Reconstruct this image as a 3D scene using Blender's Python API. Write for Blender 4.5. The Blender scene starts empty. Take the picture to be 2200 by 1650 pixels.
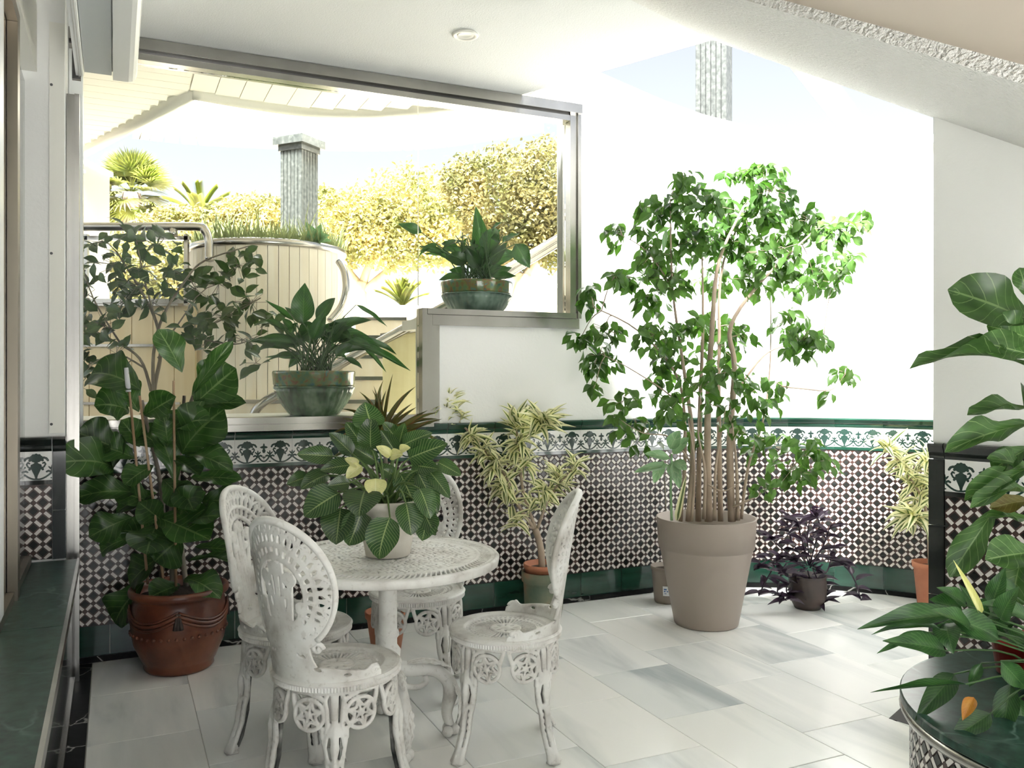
import bpy, bmesh, math, random
import numpy as np
from mathutils import Vector, Matrix
random.seed(7)
R = math.radians
scene = bpy.context.scene
col = scene.collection

# ---------------------------------------------------------------- camera / light / exposure
FPX, CX, HY, EYE = 1850.0, 1100.0, 810.0, 1.4
cam_d = bpy.data.cameras.new('camera'); cam = bpy.data.objects.new('camera', cam_d); col.objects.link(cam)
cam.location = (0, 0, EYE); cam.rotation_euler = (R(90), 0, 0)
cam_d.sensor_width = 36.0; cam_d.lens = 36.0 * FPX / 2200.0; cam_d.shift_y = -15.0 / 2200.0
cam_d.clip_start = 0.05; cam_d.clip_end = 300
scene.camera = cam
C_, S_ = 0.9078, 0.4195            # room axes: u along the window wall, v towards it

world = bpy.data.worlds.new('sky'); scene.world = world; world.use_nodes = True
wn = world.node_tree; wn.nodes.clear()
wo = wn.nodes.new('ShaderNodeOutputWorld'); wb = wn.nodes.new('ShaderNodeBackground'); ws = wn.nodes.new('ShaderNodeTexSky')
ws.sky_type = 'NISHITA'; ws.sun_disc = False; ws.sun_elevation = R(60); ws.sun_rotation = R(200)
ws.air_density = 1.0; ws.dust_density = 2.5; ws.ozone_density = 1.0
wb.inputs['Strength'].default_value = 0.066
wh = wn.nodes.new('ShaderNodeHueSaturation'); wh.inputs['Saturation'].default_value = 0.34      # hazy pale sky
wn.links.new(ws.outputs[0], wh.inputs['Color']); wn.links.new(wh.outputs[0], wb.inputs[0]); wn.links.new(wb.outputs[0], wo.inputs[0])

sun_d = bpy.data.lights.new('sun', 'SUN'); sun = bpy.data.objects.new('sun', sun_d); col.objects.link(sun)
sun_d.energy = 12.0; sun_d.angle = R(14); sun_d.color = (1.0, 0.985, 0.965)
_el = R(60); _du, _dv = 0.42, 0.907       # horizontal travel direction in room axes
_h = Vector((_du * C_ - _dv * S_, _du * S_ + _dv * C_, 0)).normalized()
sun.rotation_euler = Vector((_h.x * math.cos(_el), _h.y * math.cos(_el), -math.sin(_el))).to_track_quat('-Z', 'Y').to_euler()

scene.view_settings.view_transform = 'Standard'; scene.view_settings.look = 'None'
scene.view_settings.exposure = 2.15; scene.view_settings.gamma = 1.0; scene.view_settings.use_curve_mapping = False
cy = scene.cycles
cy.max_bounces = 12; cy.diffuse_bounces = 7; cy.glossy_bounces = 5; cy.transmission_bounces = 8; cy.transparent_max_bounces = 24
cy.caustics_reflective = False; cy.caustics_refractive = False; cy.sample_clamp_indirect = 8.0
cy.use_denoising = True

# ---------------------------------------------------------------- helpers
def at(x, y, Y): return Vector(((x - CX) / FPX * Y, Y, EYE - (y - HY) / FPX * Y))
def P(u, v, z=0.0): return Vector((u * C_ - v * S_, u * S_ + v * C_, z))
def uv_of(p): return (p.x * C_ + p.y * S_, -p.x * S_ + p.y * C_)
def at_z(x, y, z): return at(x, y, (EYE - z) * FPX / (y - HY))

MATS = {}
def nodes_of(m):
    m.use_nodes = True; nt = m.node_tree
    return nt, nt.nodes['Principled BSDF']
def mat(name, rgb, rough=0.5, metal=0.0, spec=0.5, coat=0.0):
    m = bpy.data.materials.new(name); nt, b = nodes_of(m)
    b.inputs['Base Color'].default_value = (*rgb, 1); b.inputs['Roughness'].default_value = rough
    b.inputs['Metallic'].default_value = metal; b.inputs['Specular IOR Level'].default_value = spec
    b.inputs['Coat Weight'].default_value = coat
    MATS[name] = m; return m
def N(nt, t, **kw):
    n = nt.nodes.new(t)
    for k, v in kw.items():
        if k in n.inputs: n.inputs[k].default_value = v
        else: setattr(n, k, v)
    return n
def L(nt, a, b): nt.links.new(a, b)
def ramp(nt, fac, stops):
    r = nt.nodes.new('ShaderNodeValToRGB'); e = r.color_ramp.elements
    while len(e) < len(stops): e.new(0.5)
    for i, (p, c) in enumerate(stops): e[i].position = p; e[i].color = (*c, 1)
    nt.links.new(fac, r.inputs[0]); return r.outputs[0]
def bump(m, scale, strength, dist=0.01, detail=4, kind='noise'):
    nt, b = nodes_of(m); tc = N(nt, 'ShaderNodeTexCoord')
    n = N(nt, 'ShaderNodeTexNoise', Scale=scale, Detail=detail) if kind == 'noise' else N(nt, 'ShaderNodeTexVoronoi', Scale=scale)
    L(nt, tc.outputs['Object'], n.inputs['Vector'])
    bp = N(nt, 'ShaderNodeBump', Strength=strength, Distance=dist); L(nt, n.outputs[0], bp.inputs['Height'])
    L(nt, bp.outputs[0], b.inputs['Normal']); return m
def noise_col(m, scale, stops, detail=5, stretch=(1, 1, 1), distortion=0.0, obj_random=False):
    nt, b = nodes_of(m); tc = N(nt, 'ShaderNodeTexCoord'); mp = N(nt, 'ShaderNodeMapping'); mp.inputs['Scale'].default_value = stretch
    L(nt, tc.outputs['Object'], mp.inputs['Vector'])
    n = N(nt, 'ShaderNodeTexNoise', Scale=scale, Detail=detail, Distortion=distortion); L(nt, mp.outputs[0], n.inputs['Vector'])
    if obj_random:
        oi = N(nt, 'ShaderNodeObjectInfo'); mu = N(nt, 'ShaderNodeMath', operation='MULTIPLY'); mu.inputs[1].default_value = 40.0
        L(nt, oi.outputs['Random'], mu.inputs[0]); L(nt, mu.outputs[0], mp.inputs['Location'])
    c = ramp(nt, n.outputs[0], stops); L(nt, c, b.inputs['Base Color']); return m

# materials
bump(mat('white_stucco', (0.88, 0.88, 0.865), 0.85, spec=0.2), 60, 0.12, 0.01)
bump(mat('ceiling_stucco', (0.89, 0.90, 0.885), 0.9, spec=0.15), 160, 0.35, 0.006)
bump(mat('rough_stucco', (0.83, 0.825, 0.80), 0.9, spec=0.2), 95, 1.0, 0.02, detail=3)
mat('beige_plaster', (0.60, 0.52, 0.44), 0.85, spec=0.2)
noise_col(bump(mat('stainless', (0.62, 0.60, 0.56), 0.24, 1.0), 300, 0.03, 0.002), 2.0, [(0.35, (0.36, 0.35, 0.325)), (0.65, (0.56, 0.545, 0.515))], stretch=(1, 1, .2))
noise_col(mat('brushed_steel', (0.3, 0.26, 0.21), 0.32, 1.0), 2.0, [(0.35, (0.22, 0.19, 0.15)), (0.65, (0.38, 0.34, 0.28))], stretch=(1, 1, .2))
mat('dark_metal', (0.10, 0.10, 0.10), 0.4, 0.8)
noise_col(mat('green_glaze', (0.01, 0.05, 0.03), 0.12, spec=0.6, coat=0.3), 3, [(0.3, (0.006, 0.032, 0.020)), (0.7, (0.016, 0.065, 0.042))], stretch=(1, 1, 6), obj_random=True)
mat('black_glaze', (0.012, 0.016, 0.014), 0.12, spec=0.6, coat=0.3)
mat('grout', (0.62, 0.60, 0.55), 0.9)
mat('tile_white', (0.80, 0.80, 0.78), 0.15, coat=0.2)
mat('ornament', (0.018, 0.042, 0.034), 0.18, coat=0.2)
noise_col(mat('mosaic_brown', (0.05, 0.03, 0.025), 0.3), 9, [(0.3, (0.030, 0.017, 0.015)), (0.7, (0.075, 0.038, 0.032))])
noise_col(mat('mosaic_dark', (0.02, 0.025, 0.022), 0.2, coat=0.1), 9, [(0.3, (0.010, 0.014, 0.013)), (0.7, (0.030, 0.030, 0.028))])
mat('mosaic_white', (0.76, 0.72, 0.69), 0.25)
mat('upvc_white', (0.80, 0.82, 0.82), 0.3)
mat('panel_blue', (0.50, 0.54, 0.56), 0.4)
mat('paint_cream', (0.86, 0.85, 0.79), 0.6)
noise_col(mat('cream_cladding', (0.72, 0.62, 0.45), 0.55), 3, [(0.3, (0.84, 0.77, 0.63)), (0.7, (0.90, 0.86, 0.76))], stretch=(6, 6, .5), obj_random=True)
noise_col(mat('yellow_cladding', (0.66, 0.60, 0.30), 0.5), 3, [(0.3, (0.76, 0.70, 0.40)), (0.7, (0.84, 0.79, 0.50))], stretch=(8, 8, .5))
noise_col(mat('tan_cladding', (0.66, 0.54, 0.36), 0.55), 2, [(0.3, (0.80, 0.66, 0.42)), (0.7, (0.88, 0.76, 0.54))], stretch=(6, 6, .5), obj_random=True)
noise_col(mat('column_marble', (0.25, 0.27, 0.25), 0.35), 35, [(0.35, (0.045, 0.05, 0.046)), (0.6, (0.085, 0.092, 0.085)), (0.8, (0.17, 0.17, 0.16))], detail=8)
noise_col(mat('bark_pale', (0.36, 0.28, 0.21), 0.85), 14, [(0.3, (0.25, 0.19, 0.14)), (0.7, (0.46, 0.37, 0.28))], stretch=(1, 1, .4))
noise_col(mat('bark_grey', (0.20, 0.18, 0.15), 0.85), 14, [(0.3, (0.12, 0.10, 0.08)), (0.7, (0.28, 0.25, 0.20))], stretch=(1, 1, .4))
noise_col(mat('bark_tree', (0.55, 0.43, 0.28), 0.85), 6, [(0.3, (0.34, 0.25, 0.16)), (0.7, (0.70, 0.58, 0.40))], stretch=(1, 1, .3))
noise_col(mat('bamboo', (0.42, 0.27, 0.15), 0.6), 12, [(0.3, (0.30, 0.17, 0.09)), (0.7, (0.52, 0.38, 0.24))], stretch=(1, 1, .3))
mat('petiole_green', (0.10, 0.17, 0.045), 0.5)
bump(mat('soil', (0.05, 0.035, 0.025), 0.95), 60, 1.0, 0.02)
noise_col(bump(mat('terracotta_brown', (0.22, 0.07, 0.03), 0.32, coat=0.2), 25, 0.15, .01), 5, [(0.28, (0.055, 0.018, 0.012)), (0.5, (0.15, 0.046, 0.022)), (0.72, (0.25, 0.085, 0.038))])
noise_col(mat('terracotta', (0.45, 0.17, 0.08), 0.7), 6, [(0.3, (0.36, 0.12, 0.06)), (0.7, (0.52, 0.22, 0.12))])
noise_col(mat('terracotta_mossy', (0.30, 0.17, 0.10), 0.75), 7, [(0.3, (0.08, 0.13, 0.09)), (0.55, (0.20, 0.20, 0.13)), (0.75, (0.40, 0.18, 0.10))])
mat('taupe_plastic', (0.33, 0.275, 0.235), 0.5)
mat('taupe_dark', (0.26, 0.215, 0.18), 0.55)
noise_col(bump(mat('concrete_white', (0.66, 0.61, 0.55), 0.8), 50, 0.3, .005), 10, [(0.3, (0.58, 0.53, 0.47)), (0.7, (0.72, 0.68, 0.62))])
noise_col(mat('dark_pot', (0.05, 0.035, 0.03), 0.5), 6, [(0.3, (0.03, 0.022, 0.02)), (0.7, (0.08, 0.055, 0.045))])
mat('red_plastic', (0.35, 0.02, 0.015), 0.4)
mat('paper_white', (0.75, 0.76, 0.78), 0.6); mat('ink_blue', (0.03, 0.12, 0.35), 0.6)
noise_col(mat('bowl_glaze', (0.08, 0.20, 0.10), 0.15, coat=0.4), 16, [(0.33, (0.045, 0.075, 0.040)), (0.5, (0.10, 0.18, 0.095)), (0.66, (0.24, 0.34, 0.22))], stretch=(1, 1, .5))
noise_col(mat('bowl_glaze_cool', (0.08, 0.20, 0.10), 0.15, coat=0.4), 14, [(0.33, (0.06, 0.11, 0.085)), (0.5, (0.14, 0.22, 0.17)), (0.66, (0.26, 0.36, 0.30))], stretch=(1, 1, .5))
noise_col(mat('bowl_flowers', (0.2, 0.2, 0.05), 0.2, coat=0.4), 30, [(0.30, (0.05, 0.13, 0.10)), (0.43, (0.10, 0.18, 0.08)), (0.55, (0.16, 0.18, 0.06)), (0.64, (0.20, 0.10, 0.04)), (0.70, (0.10, 0.18, 0.12))], detail=2)
noise_col(mat('straw', (0.7, 0.58, 0.25), 0.8), 4, [(0.3, (0.50, 0.42, 0.14)), (0.7, (0.80, 0.70, 0.40))])
mat('house_grey', (0.30, 0.30, 0.31), 0.8)
noise_col(mat('bark_palm', (0.2, 0.15, 0.11), 0.9), 20, [(0.35, (0.10, 0.07, 0.05)), (0.65, (0.30, 0.23, 0.18))])
mat('lamp_white', (0.80, 0.79, 0.74), 0.4)
mat('bounce_paving', (0.58, 0.58, 0.575), 0.85)
mat('sand', (0.70, 0.62, 0.48), 0.9)
mat('kiosk_white', (0.75, 0.70, 0.64), 0.7)
mat('shutter_grey', (0.62, 0.62, 0.60), 0.5)
mat('garment', (0.5, 0.08, 0.06), 0.8)

def cast_paint():
    m = mat('cast_white', (0.80, 0.79, 0.74), 0.42); nt, b = nodes_of(m)
    tc = N(nt, 'ShaderNodeTexCoord'); n1 = N(nt, 'ShaderNodeTexNoise', Scale=9.0, Detail=6.0); n2 = N(nt, 'ShaderNodeTexNoise', Scale=55.0, Detail=3.0)
    L(nt, tc.outputs['Object'], n1.inputs[0]); L(nt, tc.outputs['Object'], n2.inputs[0])
    c1 = ramp(nt, n1.outputs[0], [(0.28, (0.42, 0.395, 0.36)), (0.40, (0.62, 0.60, 0.57)), (0.52, (0.72, 0.71, 0.68)), (0.72, (0.80, 0.80, 0.78))])
    c2 = ramp(nt, n2.outputs[0], [(0.30, (0.55, 0.52, 0.48)), (0.42, (1, 1, 1))])
    mx = N(nt, 'ShaderNodeMixRGB', blend_type='MULTIPLY'); mx.inputs[0].default_value = 0.35
    L(nt, c1, mx.inputs[1]); L(nt, c2, mx.inputs[2]); L(nt, mx.outputs[0], b.inputs['Base Color'])
    bp = N(nt, 'ShaderNodeBump', Strength=0.08, Distance=0.003); L(nt, n2.outputs[0], bp.inputs['Height']); L(nt, bp.outputs[0], b.inputs['Normal'])
    m = mat('cast_dark', (0.06, 0.065, 0.06), 0.5, 0.3)  # dark mottled finish for the ribs inside the chair legs
    noise_col(m, 12, [(0.35, (0.03, 0.032, 0.03)), (0.6, (0.18, 0.18, 0.17)), (0.75, (0.5, 0.5, 0.47))])
cast_paint()

def marble(name, base, vein, vein2, rough, scale, thick):
    m = mat(name, base, rough, coat=0.0); nt, b = nodes_of(m)
    tc = N(nt, 'ShaderNodeTexCoord'); oi = N(nt, 'ShaderNodeObjectInfo'); mp = N(nt, 'ShaderNodeMapping')
    mu = N(nt, 'ShaderNodeMath', operation='MULTIPLY'); mu.inputs[1].default_value = 31.0; L(nt, oi.outputs['Random'], mu.inputs[0])
    cb = N(nt, 'ShaderNodeCombineXYZ')
    rz = N(nt, 'ShaderNodeMath', operation='MULTIPLY_ADD'); rz.inputs[1].default_value = 1.3; rz.inputs[2].default_value = 0.3; L(nt, oi.outputs['Random'], rz.inputs[0])
    L(nt, rz.outputs[0], cb.inputs[2]); L(nt, cb.outputs[0], mp.inputs['Rotation']); L(nt, mu.outputs[0], mp.inputs['Location'])
    mp.inputs['Scale'].default_value = (scale, scale * .18, scale)
    L(nt, tc.outputs['Object'], mp.inputs['Vector'])
    n = N(nt, 'ShaderNodeTexNoise', Scale=2.2, Detail=7.0, Distortion=0.5); L(nt, mp.outputs[0], n.inputs['Vector'])
    c = ramp(nt, n.outputs[0], [(0.30, vein), (0.42, vein2), (0.54, base), (1.0, base)])
    n2 = N(nt, 'ShaderNodeTexNoise', Scale=0.6, Detail=2.0); L(nt, mp.outputs[0], n2.inputs['Vector'])
    tint = ramp(nt, oi.outputs['Random'], [(0.0, (0.88, 0.90, 0.90)), (0.25, (1, 1, 1)), (0.75, (1, .99, .965)), (1.0, (0.93, 0.945, 0.935))])
    mx = N(nt, 'ShaderNodeMixRGB', blend_type='MULTIPLY'); mx.inputs[0].default_value = 1.0
    L(nt, c, mx.inputs[1]); L(nt, tint, mx.inputs[2]); L(nt, mx.outputs[0], b.inputs['Base Color'])
marble('floor_marble', (0.90, 0.90, 0.885), (0.52, 0.555, 0.57), (0.78, 0.795, 0.79), 0.16, 1.6, 1)
def dark_marble(name, base, base2, vein, width, rough=.3, spec=.3):
    m = mat(name, base, rough, spec=spec); nt, b = nodes_of(m)
    tc = N(nt, 'ShaderNodeTexCoord'); n0 = N(nt, 'ShaderNodeTexNoise', Scale=3.0, Detail=4.0); L(nt, tc.outputs['Object'], n0.inputs[0])
    ad = N(nt, 'ShaderNodeMixRGB', blend_type='ADD'); ad.inputs[0].default_value = 0.35
    L(nt, tc.outputs['Object'], ad.inputs[1]); L(nt, n0.outputs['Color'], ad.inputs[2])
    v = N(nt, 'ShaderNodeTexVoronoi', feature='DISTANCE_TO_EDGE', Scale=4.0); L(nt, ad.outputs[0], v.inputs['Vector'])
    f = ramp(nt, v.outputs[0], [(0.0, (1, 1, 1)), (width, (0, 0, 0))])
    n3 = N(nt, 'ShaderNodeTexNoise', Scale=2.5, Detail=2.0); L(nt, tc.outputs['Object'], n3.inputs[0])
    g = ramp(nt, n3.outputs[0], [(0.48, (0, 0, 0)), (0.6, (1, 1, 1))])
    ml = N(nt, 'ShaderNodeMixRGB', blend_type='MULTIPLY'); ml.inputs[0].default_value = 1.0; L(nt, f, ml.inputs[1]); L(nt, g, ml.inputs[2])
    n4 = N(nt, 'ShaderNodeTexNoise', Scale=30.0, Detail=6.0); L(nt, tc.outputs['Object'], n4.inputs[0])
    bc = ramp(nt, n4.outputs[0], [(0.35, base), (0.7, base2)])
    mx = N(nt, 'ShaderNodeMixRGB'); L(nt, ml.outputs[0], mx.inputs[0]); L(nt, bc, mx.inputs[1]); mx.inputs[2].default_value = (*vein, 1)
    L(nt, mx.outputs[0], b.inputs['Base Color'])
dark_marble('black_marble', (0.006, 0.006, 0.006), (0.012, 0.012, 0.012), (0.55, 0.55, 0.52), 0.02, .45, .15)
dark_marble('green_marble', (0.007, 0.024, 0.017), (0.026, 0.072, 0.052), (0.10, 0.17, 0.14), 0.03)

def glass_mat():
    m = bpy.data.materials.new('window_glass'); m.use_nodes = True; nt = m.node_tree; nt.nodes.clear()
    o = N(nt, 'ShaderNodeOutputMaterial'); mx = N(nt, 'ShaderNodeMixShader'); t = N(nt, 'ShaderNodeBsdfTransparent'); g = N(nt, 'ShaderNodeBsdfGlossy')
    t.inputs[0].default_value = (0.97, 0.985, 0.97, 1); g.inputs['Roughness'].default_value = 0.0
    fr = N(nt, 'ShaderNodeFresnel'); fr.inputs[0].default_value = 1.22
    L(nt, fr.outputs[0], mx.inputs[0]); L(nt, t.outputs[0], mx.inputs[1]); L(nt, g.outputs[0], mx.inputs[2]); L(nt, mx.outputs[0], o.inputs[0])
    MATS['window_glass'] = m
glass_mat()

def leaf_mat(name, dark, light, vein, nveins=9, vw=0.12, trans=0.25, rough=0.32, mode='vein', veinmix=0.7):
    m = bpy.data.materials.new(name); nt, b = nodes_of(m); MATS[name] = m
    uvn = N(nt, 'ShaderNodeUVMap'); sp = N(nt, 'ShaderNodeSeparateXYZ'); L(nt, uvn.outputs[0], sp.inputs[0])
    oi = N(nt, 'ShaderNodeObjectInfo'); tc = N(nt, 'ShaderNodeTexCoord')
    ab = N(nt, 'ShaderNodeMath', operation='ABSOLUTE')
    sb = N(nt, 'ShaderNodeMath', operation='SUBTRACT'); sb.inputs[1].default_value = 0.5; L(nt, sp.outputs[0], sb.inputs[0]); L(nt, sb.outputs[0], ab.inputs[0])
    if mode == 'variegated':
        c = ramp(nt, ab.outputs[0], [(0.0, dark), (0.14, light), (0.20, vein), (0.5, vein)])
    else:
        n = N(nt, 'ShaderNodeTexNoise', Scale=3.0, Detail=3.0); L(nt, tc.outputs['Object'], n.inputs[0])
        bc = ramp(nt, n.outputs[0], [(0.35, dark), (0.65, light)])
        # side veins slope forward from the midrib
        a = N(nt, 'ShaderNodeMath', operation='MULTIPLY_ADD'); a.inputs[1].default_value = -0.55; L(nt, ab.outputs[0], a.inputs[0]); L(nt, sp.outputs[1], a.inputs[2])
        mu = N(nt, 'ShaderNodeMath', operation='MULTIPLY'); mu.inputs[1].default_value = float(nveins); L(nt, a.outputs[0], mu.inputs[0])
        fr = N(nt, 'ShaderNodeMath', operation='FRACT'); L(nt, mu.outputs[0], fr.inputs[0])
        v1 = N(nt, 'ShaderNodeMath', operation='LESS_THAN'); v1.inputs[1].default_value = vw; L(nt, fr.outputs[0], v1.inputs[0])
        v2 = N(nt, 'ShaderNodeMath', operation='LESS_THAN'); v2.inputs[1].default_value = 0.022; L(nt, ab.outputs[0], v2.inputs[0])
        mxv = N(nt, 'ShaderNodeMath', operation='MAXIMUM'); L(nt, v1.outputs[0], mxv.inputs[0]); L(nt, v2.outputs[0], mxv.inputs[1])
        mm = N(nt, 'ShaderNodeMath', operation='MULTIPLY'); mm.inputs[1].default_value = veinmix; L(nt, mxv.outputs[0], mm.inputs[0])
        mx = N(nt, 'ShaderNodeMixRGB'); L(nt, mm.outputs[0], mx.inputs[0]); L(nt, bc, mx.inputs[1]); mx.inputs[2].default_value = (*vein, 1)
        c = mx.outputs[0]
    hs = N(nt, 'ShaderNodeHueSaturation'); mr = N(nt, 'ShaderNodeMapRange'); mr.inputs[3].default_value = 0.72; mr.inputs[4].default_value = 1.3
    L(nt, oi.outputs['Random'], mr.inputs[0]); L(nt, mr.outputs[0], hs.inputs['Value']); L(nt, c, hs.inputs['Color'])
    L(nt, hs.outputs[0], b.inputs['Base Color']); b.inputs['Roughness'].default_value = rough
    out = nt.nodes['Material Output']; tr = N(nt, 'ShaderNodeBsdfTranslucent'); ms = N(nt, 'ShaderNodeMixShader'); ms.inputs[0].default_value = trans
    g = N(nt, 'ShaderNodeHueSaturation'); g.inputs['Value'].default_value = 1.6; g.inputs['Saturation'].default_value = 1.15; L(nt, hs.outputs[0], g.inputs['Color'])
    L(nt, g.outputs[0], tr.inputs[0]); L(nt, b.outputs[0], ms.inputs[1]); L(nt, tr.outputs[0], ms.inputs[2]); L(nt, ms.outputs[0], out.inputs[0])
    return m
leaf_mat('leaf_fiddle', (0.026, 0.066, 0.016), (0.055, 0.125, 0.030), (0.22, 0.32, 0.13), 7, 0.07, 0.22, veinmix=.6)
leaf_mat('leaf_fiddle_olive', (0.07, 0.055, 0.012), (0.10, 0.09, 0.02), (0.22, 0.22, 0.08), 7, 0.07, 0.22, veinmix=.5)
leaf_mat('leaf_philo', (0.020, 0.055, 0.018), (0.040, 0.095, 0.026), (0.34, 0.42, 0.18), 13, 0.12, 0.18, veinmix=.7)
leaf_mat('leaf_pale', (0.50, 0.50, 0.20), (0.62, 0.60, 0.30), (0.70, 0.70, 0.45), 10, 0.1, 0.3)
leaf_mat('leaf_spath', (0.018, 0.055, 0.018), (0.045, 0.115, 0.032), (0.12, 0.22, 0.08), 14, 0.16, 0.25, veinmix=.5)
leaf_mat('leaf_orange', (0.45, 0.16, 0.02), (0.55, 0.25, 0.03), (0.6, 0.3, 0.08), 8, 0.1, 0.3)
leaf_mat('leaf_benjamina', (0.042, 0.105, 0.020), (0.095, 0.190, 0.045), (0.16, 0.28, 0.08), 9, 0.08, 0.35, rough=0.28, veinmix=.4)
leaf_mat('leaf_shrub', (0.022, 0.045, 0.016), (0.045, 0.085, 0.026), (0.10, 0.16, 0.06), 9, 0.08, 0.28, veinmix=.4)
leaf_mat('leaf_song', (0.09, 0.15, 0.05), (0.16, 0.22, 0.07), (0.82, 0.80, 0.54), mode='variegated', trans=0.3)
leaf_mat('leaf_marginata', (0.06, 0.09, 0.02), (0.14, 0.12, 0.03), (0.30, 0.12, 0.05), 2, 0.1, 0.2)
leaf_mat('leaf_purple', (0.026, 0.016, 0.028), (0.052, 0.032, 0.056), (0.10, 0.07, 0.11), 3, 0.06, 0.15, veinmix=.4)
leaf_mat('leaf_tree', (0.13, 0.15, 0.045), (0.42, 0.36, 0.16), (0.6, 0.55, 0.35), 3, 0.06, 0.4, rough=.6)
leaf_mat('leaf_palm', (0.10, 0.14, 0.025), (0.26, 0.26, 0.075), (0.5, 0.5, 0.2), 3, 0.06, 0.35, rough=.6)
leaf_mat('leaf_rosemary', (0.16, 0.20, 0.08), (0.28, 0.32, 0.15), (0.3, 0.3, 0.2), 3, 0.06, 0.2, rough=.7)
leaf_mat('leaf_agave', (0.16, 0.30, 0.14), (0.26, 0.42, 0.22), (0.4, 0.5, 0.3), 2, 0.06, 0.2)

# -- object builders
def link(o, parent=None):
    col.objects.link(o)
    if parent is not None: o.parent = parent
    return o
def tag(o, label=None, cat=None, group=None, kind=None):
    if label: o['label'] = label
    if cat: o['category'] = cat
    if group: o['group'] = group
    if kind: o['kind'] = kind
    return o
def thing(name, loc, label, cat, group=None, rz=0.0):
    o = bpy.data.objects.new(name, None); o.empty_display_size = 0.05; link(o)
    o.location = loc; o.rotation_euler = (0, 0, rz)
    return tag(o, label, cat, group)
def new_mesh(name, V, Fs, m=None, smooth=False, uvs=None):
    me = bpy.data.meshes.new(name); me.from_pydata([tuple(v) for v in V], [], Fs)
    if m: me.materials.append(MATS[m] if isinstance(m, str) else m)
    if smooth: me.polygons.foreach_set('use_smooth', [True] * len(me.polygons))
    if uvs is not None:
        ul = me.uv_layers.new(name='UVMap'); li = np.zeros(len(me.loops), dtype=np.int32); me.loops.foreach_get('vertex_index', li)
        ul.data.foreach_set('uv', np.asarray(uvs, dtype=np.float32)[li].ravel())
    me.update(); return me
def obj(name, me, parent=None, mtx=None):
    o = bpy.data.objects.new(name, me); link(o, parent)
    if mtx is not None: o.matrix_local = mtx
    return o
class MB:
    def __init__(s): s.V = []; s.F = []
    def add(s, V, Fs):
        k = len(s.V); s.V += [Vector(v) for v in V]; s.F += [tuple(i + k for i in f) for f in Fs]; return s
    def hexa(s, p):           # p: 4 bottom ccw, 4 top ccw
        return s.add(p, [(3, 2, 1, 0), (4, 5, 6, 7), (0, 1, 5, 4), (1, 2, 6, 5), (2, 3, 7, 6), (3, 0, 4, 7)])
    def box(s, x0, x1, y0, y1, z0, z1):
        return s.hexa([(x0, y0, z0), (x1, y0, z0), (x1, y1, z0), (x0, y1, z0), (x0, y0, z1), (x1, y0, z1), (x1, y1, z1), (x0, y1, z1)])
    def ubox(s, u0, u1, v0, v1, z0, z1):
        return s.hexa([P(u0, v0, z0), P(u1, v0, z0), P(u1, v1, z0), P(u0, v1, z0), P(u0, v0, z1), P(u1, v0, z1), P(u1, v1, z1), P(u0, v1, z1)])
    def prism(s, poly, z0, z1):
        n = len(poly)
        a = sum(poly[i][0] * poly[(i + 1) % n][1] - poly[(i + 1) % n][0] * poly[i][1] for i in range(n))
        if a < 0: poly = poly[::-1]
        V = [(p[0], p[1], z0) for p in poly] + [(p[0], p[1], z1) for p in poly]
        return s.add(V, [tuple(range(n - 1, -1, -1)), tuple(range(n, 2 * n))] + [(i, (i + 1) % n, n + (i + 1) % n, n + i) for i in range(n)])
    def tube(s, pts, rad, seg=8, cap=True):
        pts = [Vector(p) for p in pts]; n = len(pts)
        rr = rad if isinstance(rad, (list, tuple)) else [rad] * n
        up = None; rings = []
        for i in range(n):
            t = (pts[min(i + 1, n - 1)] - pts[max(i - 1, 0)]).normalized()
            if up is None:
                up = Vector((0, 0, 1)) if abs(t.z) < 0.9 else Vector((1, 0, 0))
            a = t.cross(up)
            if a.length < 1e-5: a = t.cross(Vector((0, 1, 0.1)))
            a.normalize(); b = a.cross(t).normalized(); up = b
            rings.append([pts[i] + (a * math.cos(2 * math.pi * k / seg) + b * math.sin(2 * math.pi * k / seg)) * rr[i] for k in range(seg)])
        V = [v for r in rings for v in r]; Fs = []
        for i in range(n - 1):
            for k in range(seg):
                Fs.append((i * seg + k, i * seg + (k + 1) % seg, (i + 1) * seg + (k + 1) % seg, (i + 1) * seg + k))
        if cap: Fs += [tuple(range(seg - 1, -1, -1)), tuple(range((n - 1) * seg, n * seg))]
        return s.add(V, Fs)
    def lathe(s, prof, seg=40, rfun=None, c=(0, 0, 0), ring=False):
        n = len(prof); V = []
        for i, (r, z) in enumerate(prof):
            for k in range(seg):
                a = 2 * math.pi * k / seg; q = rfun(r, z, a) if rfun else r
                V.append((c[0] + q * math.cos(a), c[1] + q * math.sin(a), c[2] + z))
        Fs = [(i * seg + k, i * seg + (k + 1) % seg, (i + 1) * seg + (k + 1) % seg, (i + 1) * seg + k) for i in range(n - 1) for k in range(seg)]
        if ring: Fs += [((n - 1) * seg + k, (n - 1) * seg + (k + 1) % seg, (k + 1) % seg, k) for k in range(seg)]
        else: Fs += [tuple(range(seg - 1, -1, -1)), tuple(range((n - 1) * seg, n * seg))]
        return s.add(V, Fs)
    def sphere(s, c, r, seg=12, rings=8, sc=(1, 1, 1)):
        prof = [(max(1e-4, r * math.sin(math.pi * i / rings)), -r * math.cos(math.pi * i / rings)) for i in range(rings + 1)]
        k = len(s.V); s.lathe(prof, seg)
        for i in range(k, len(s.V)):
            v = s.V[i]; s.V[i] = Vector((c[0] + v.x * sc[0], c[1] + v.y * sc[1], c[2] + v.z * sc[2]))
        return s
    def build(s, name, m, parent=None, smooth=False, org=None):
        V = s.V if org is None else [v - Vector(org) for v in s.V]
        return obj(name, new_mesh(name, V, s.F, m, smooth), parent)
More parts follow.
